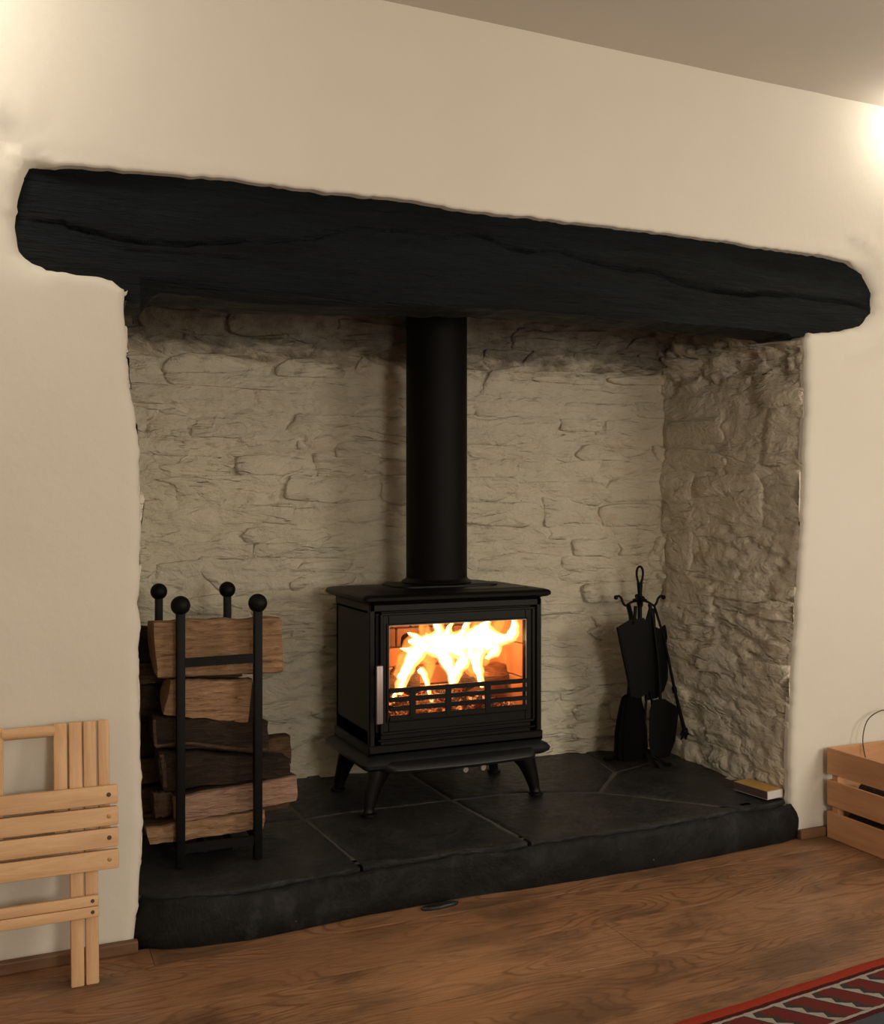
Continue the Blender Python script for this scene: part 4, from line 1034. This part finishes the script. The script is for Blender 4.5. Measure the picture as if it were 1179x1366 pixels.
bm = bmesh.new(); add_tube(bm, [(1.986, 2.934, 0.35), (1.995, 2.932, 0.50), (2.012, 2.935, 0.66)], [0.010, 0.006, 0.006], 8); st(obj('brush_handle', bm, M['wrought'], sharp=60), BR)
# poker
PK = thing('poker', 'long thin black poker with a clawed tip leaning towards the right side wall', 'poker', (2.15, 2.93, 0.4))
pk = [(2.085, 2.93, 0.660), (2.123, 2.925, 0.545), (2.165, 2.92, 0.357), (2.200, 2.915, 0.225)]
bm = bmesh.new(); add_tube(bm, pk, [0.0045, 0.0045, 0.0055, 0.0075], 10)
add_tube(bm, [(2.1615, 2.921, 0.372), (2.166, 2.920, 0.352)], 0.009, 10); st(obj('shaft', bm, M['wrought'], sharp=60), PK)
hd = Vector((2.203, 2.914, 0.213)); bm = bmesh.new(); bmesh.ops.create_icosphere(bm, subdivisions=2, radius=0.0125, matrix=Matrix.Translation(hd)); st(obj('knob', bm, M['wrought'], smooth=True), PK)
for (vx, vz) in ((0.026, 0.008), (0.020, -0.014), (0.006, -0.030), (-0.016, -0.028), (-0.020, -0.010), (0.014, 0.018)):
    bm = bmesh.new(); add_tube(bm, [hd, hd + Vector((vx * 0.6, 0, vz * 0.6)), hd + Vector((vx, 0.002, vz))], [0.008, 0.006, 0.001], 7); st(obj('claw', bm, M['wrought'], sharp=60), PK)

# ------------------------------------------------------------ matchbox
mb = thing('matchbox', 'large matchbox with a gold top lying flat at the right front corner of the hearth', 'matchbox', (2.147, 2.475, 0.1175), (0, 0, R(7.5)))
L_, W_, H_ = 0.132, 0.070, 0.026
bm = bmesh.new(); add_box(bm, -W_ / 2, W_ / 2, -L_ / 2, L_ / 2, H_ - 0.0015, H_); o = obj('top_panel', bm, M['match_top'], mb); 
bm = bmesh.new(); add_box(bm, -W_ / 2, -W_ / 2 + 0.0012, -L_ / 2, L_ / 2, 0.001, H_ - 0.0015); add_box(bm, W_ / 2 - 0.0012, W_ / 2, -L_ / 2, L_ / 2, 0.001, H_ - 0.0015); obj('striker', bm, M['match_strike'], mb)
bm = bmesh.new(); add_box(bm, -W_ / 2, W_ / 2, -L_ / 2, L_ / 2, 0, 0.001); obj('base_panel', bm, M['match_white'], mb)
bm = bmesh.new(); add_box(bm, -W_ / 2 + 0.0015, W_ / 2 - 0.0015, -L_ / 2 - 0.0006, L_ / 2 - 0.001, 0.0012, H_ - 0.002); obj('tray', bm, M['match_white'], mb)

# ------------------------------------------------------------ folded slatted chair leaning on the wall
CH = thing('folding_chair', 'folded pale beech slatted chair leaning on the wall left of the fireplace', 'chair', (0.056, 2.236, 0.0), (R(-9.0), 0, 0))
def ch(name, dims, mat, bevel=0.003):
    bm = bmesh.new(); add_box(bm, *dims, bevel=bevel, seg=2); return obj(name, bm, mat, CH, sharp=40)
def mir(name, x0, x1, *r, **k):
    ch(name, (x0, x1, *r), k['mat']); ch(name, (-x1, -x0, *r), k['mat'])
c0 = 0.056
def X_(v): return v - c0
mir('upright', X_(0.136), X_(0.1625), 0.0, 0.018, 0.0, 0.543, mat=M['chair_v'])
mir('upright', X_(0.1655), X_(0.192), 0.001, 0.019, 0.0, 0.543, mat=M['chair_v'])
mir('back_slat', X_(0.105), X_(0.1325), 0.0, 0.018, 0.30, 0.543, mat=M['chair_v'])
mir('back_slat', X_(0.1955), X_(0.219), 0.0, 0.018, 0.30, 0.543, mat=M['chair_v'])
bm = bmesh.new(); add_tube(bm, [(X_(0.004), 0.009, 0.528), (X_(0.108), 0.009, 0.528)], 0.0125, 14); obj('round_rail', bm, M['chair_h'], CH, sharp=50)
for k in range(4):
    z1 = 0.405 - k * 0.0445
    s = ch('seat_slat', (X_(-0.121), X_(0.233), -0.022, -0.004, z1 - 0.0395, z1), M['chair_h'])
    for xx in (0.214, -0.102):
        bm = bmesh.new(); add_lathe(bm, [(0.0048, 0), (0.0048, 0.0008), (0.0025, 0.0010)], (0, 0, 0), 12); bmesh.ops.rotate(bm, verts=bm.verts, cent=(0, 0, 0), matrix=Matrix.Rotation(R(90), 3, 'X'))
        bmesh.ops.translate(bm, verts=bm.verts, vec=(X_(xx), -0.0216, z1 - 0.0195)); o = obj('screw', bm, M['brass'] if k in (1, 3) else M['screw'], CH); o.parent = s
for k in range(2):
    z1 = 0.182 - k * 0.0225
    s = ch('cross_rail', (X_(-0.080), X_(0.192), -0.016, -0.001, z1 - 0.022, z1), M['chair_h'])
    for xx in (0.179, -0.067):
        bm = bmesh.new(); add_lathe(bm, [(0.004, 0), (0.004, 0.0008)], (0, 0, 0), 12); bmesh.ops.rotate(bm, verts=bm.verts, cent=(0, 0, 0), matrix=Matrix.Rotation(R(90), 3, 'X'))
        bmesh.ops.translate(bm, verts=bm.verts, vec=(X_(xx), -0.0156, z1 - 0.011)); o = obj('screw', bm, M['screw'], CH); o.parent = s

# ------------------------------------------------------------ slatted crate
CR = thing('slatted_crate', 'pale wooden slatted crate of firewood on the floor right of the fireplace', 'crate', (2.52, 2.15, 0.0))
cx0, cx1, cy0, cy1 = 2.298, 2.75, 1.95, 2.345
for z0, z1 in ((0.0, 0.0805), (0.0985, 0.176), (0.194, 0.273)):
    for xx in (cx0, cx1 - 0.009):
        bm = bmesh.new(); add_box(bm, xx - 2.52, xx + 0.009 - 2.52, cy0 - 2.15, cy1 - 2.15, z0 + 0.001, z1, 0.0012); obj('side_slat', bm, M['crate_y'], CR)
    for yy in (cy0, cy1 - 0.009):
        bm = bmesh.new(); add_box(bm, cx0 + 0.0095 - 2.52, cx1 - 0.0095 - 2.52, yy + 0.0003 - 2.15, yy + 0.0087 - 2.15, z0 + 0.001, z1 - 0.0005, 0.0012); obj('end_slat', bm, M['crate_x'], CR)
for xx in (cx0 + 0.010, cx1 - 0.034):
    for yy in (cy0 + 0.010, cy1 - 0.034):
        bm = bmesh.new(); add_box(bm, xx - 2.52, xx + 0.024 - 2.52, yy - 2.15, yy + 0.024 - 2.15, 0.002, 0.262, 0.0015); obj('corner_post', bm, M['crate_x'], CR)
bm = bmesh.new(); add_box(bm, cx0 + 0.010 - 2.52, cx1 - 0.010 - 2.52, cy0 + 0.010 - 2.15, cy1 - 0.010 - 2.15, 0.004, 0.012); obj('bottom_board', bm, M['crate_x'], CR)
CG = 'dark logs inside the slatted crate'
for k, (a, b, r_) in enumerate([((2.37, 1.98, 0.055), (2.37, 2.30, 0.055), 0.040), ((2.47, 1.98, 0.055), (2.47, 2.30, 0.055), 0.040), ((2.58, 1.98, 0.057), (2.58, 2.30, 0.055), 0.042), ((2.675, 1.98, 0.057), (2.675, 2.30, 0.055), 0.038),
                                ((2.385, 1.97, 0.140), (2.39, 2.285, 0.145), 0.040), ((2.50, 1.98, 0.142), (2.50, 2.30, 0.142), 0.042), ((2.62, 1.98, 0.142), (2.62, 2.30, 0.142), 0.040)]):
    o = rough_log('crate_log', a, b, r_, M['log_dark'], seed=30 + k)
    tag(o, ['dark log at the bottom of the crate, first from the fireplace side', 'dark log at the bottom of the crate, second from the fireplace side',
            'dark log at the bottom of the crate, third from the fireplace side', 'dark log at the bottom of the crate, farthest from the fireplace',
            'dark log on top in the crate, seen through its upper side gap', 'dark log in the middle of the upper layer in the crate',
            'dark log of the upper layer in the crate, farthest from the fireplace'][k], 'log', CG)
tw = smoothline([(2.44, 2.31, 0.17), (2.425, 2.325, 0.262), (2.432, 2.33, 0.315), (2.462, 2.335, 0.352), (2.52, 2.33, 0.372), (2.60, 2.32, 0.36)], 5)
bm = bmesh.new(); add_tube(bm, tw, 0.0016, 6); tag(obj('twig', bm, M['log_dim'], sharp=60), 'thin curved dry twig poking up out of the slatted crate', 'twig')

# ------------------------------------------------------------ rug
def m_rug():
    a = N('woven_rug'); s = a.xyz(a.coord()); u, v = s[0], s[1]
    wob = a.math('MULTIPLY', a.math('SUBTRACT', a.noise(a.coord(), 55, 3), 0.5), 0.006)
    d = a.math('ADD', a.math('MULTIPLY', v, -1.0), wob)     # distance in from the border edge
    red = (0.50, 0.055, 0.025); maroon = (0.085, 0.014, 0.014); white = (0.50, 0.44, 0.37); grey = (0.065, 0.055, 0.048); blue = (0.085, 0.10, 0.115)
    W = 0.19; band = a.ramp(a.math('DIVIDE', d, W), [(0.0, red), (0.034 / W, maroon), (0.044 / W, white), (0.051 / W, grey), (0.150 / W, white), (0.157 / W, maroon), (0.170 / W, blue)], 'CONSTANT')
    per = 0.082
    # slanted motifs: maroon hourglass bodies between white zigzag bars
    ph = a.math('FRACT', a.math('DIVIDE', a.math('ADD', u, a.math('MULTIPLY', d, -0.62)), per))
    t = a.math('DIVIDE', a.math('SUBTRACT', d, 0.051), 0.099)
    zig = a.math('ABSOLUTE', a.math('SUBTRACT', a.math('FRACT', a.math('MULTIPLY', t, 3.0)), 0.5))
    wwid = a.math('MULTIPLY_ADD', zig, 0.40, 0.07)
    iswhite = a.math('LESS_THAN', ph, wwid)
    body = a.math('GREATER_THAN', ph, a.math('MULTIPLY_ADD', zig, 0.18, 0.34))
    body2 = a.math('LESS_THAN', ph, a.math('MULTIPLY_ADD', zig, -0.16, 0.97))
    isbody = a.math('MULTIPLY', body, body2)
    mot = a.mix(isbody, grey, (0.19, 0.030, 0.026)); mot = a.mix(iswhite, mot, white)
    inb = a.math('MULTIPLY', a.math('GREATER_THAN', d, 0.051), a.math('LESS_THAN', d, 0.150))
    col = a.mix(inb, band, mot)
    wv = a.n('TexWave', wave_type='BANDS', bands_direction='Y'); a.put(wv.inputs['Vector'], a.coord()); wv.inputs['Scale'].default_value = 160; wv.inputs['Distortion'].default_value = 1.5
    nn = a.noise(a.coord(), 260, 3); h = a.math('ADD', wv.outputs['Fac'], nn)
    col = a.mix(a.math('MULTIPLY', nn, 0.5), col, (0.03, 0.015, 0.012), 'MIX')
    return a.pbr(col, 0.95, a.bump(h, 0.7, 0.003), spec=0.1)
ang = math.atan2(1.666 - 1.615, 1.798 - 1.198)
bm = bmesh.new(); nu, nv = 120, 50; LX, LYR = 2.0, 1.25; g_ = []
for j in range(nv + 1):
    row = []
    for i in range(nu + 1):
        x = LX * i / nu; y = -LYR * j / nv; e = 0.0035 * nz(x * 7, 2) if j == 0 else 0
        edge = min(1, min(j, nv - j, i, nu - i) / 1.0); row.append(bm.verts.new((x, y + e, 0.0015 + 0.0065 * edge + 0.0015 * nz(x * 5, y * 5))))
    g_.append(row)
for j in range(nv):
    for i in range(nu): bm.faces.new((g_[j][i], g_[j][i + 1], g_[j + 1][i + 1], g_[j + 1][i]))
bot = [[bm.verts.new((v.co.x, v.co.y, 0.0008)) for v in r] for r in (g_[0], g_[-1])]
for r, b in ((g_[0], bot[0]), (g_[-1], bot[1])):
    for i in range(nu): bm.faces.new((r[i], r[i + 1], b[i + 1], b[i]))
rug = obj('rug', bm, m_rug(), sharp=60); rug.location = (1.05, 1.602, 0.0); rug.rotation_euler.z = ang
tag(rug, 'red-bordered patterned wool rug on the floorboards at the lower right', 'rug')
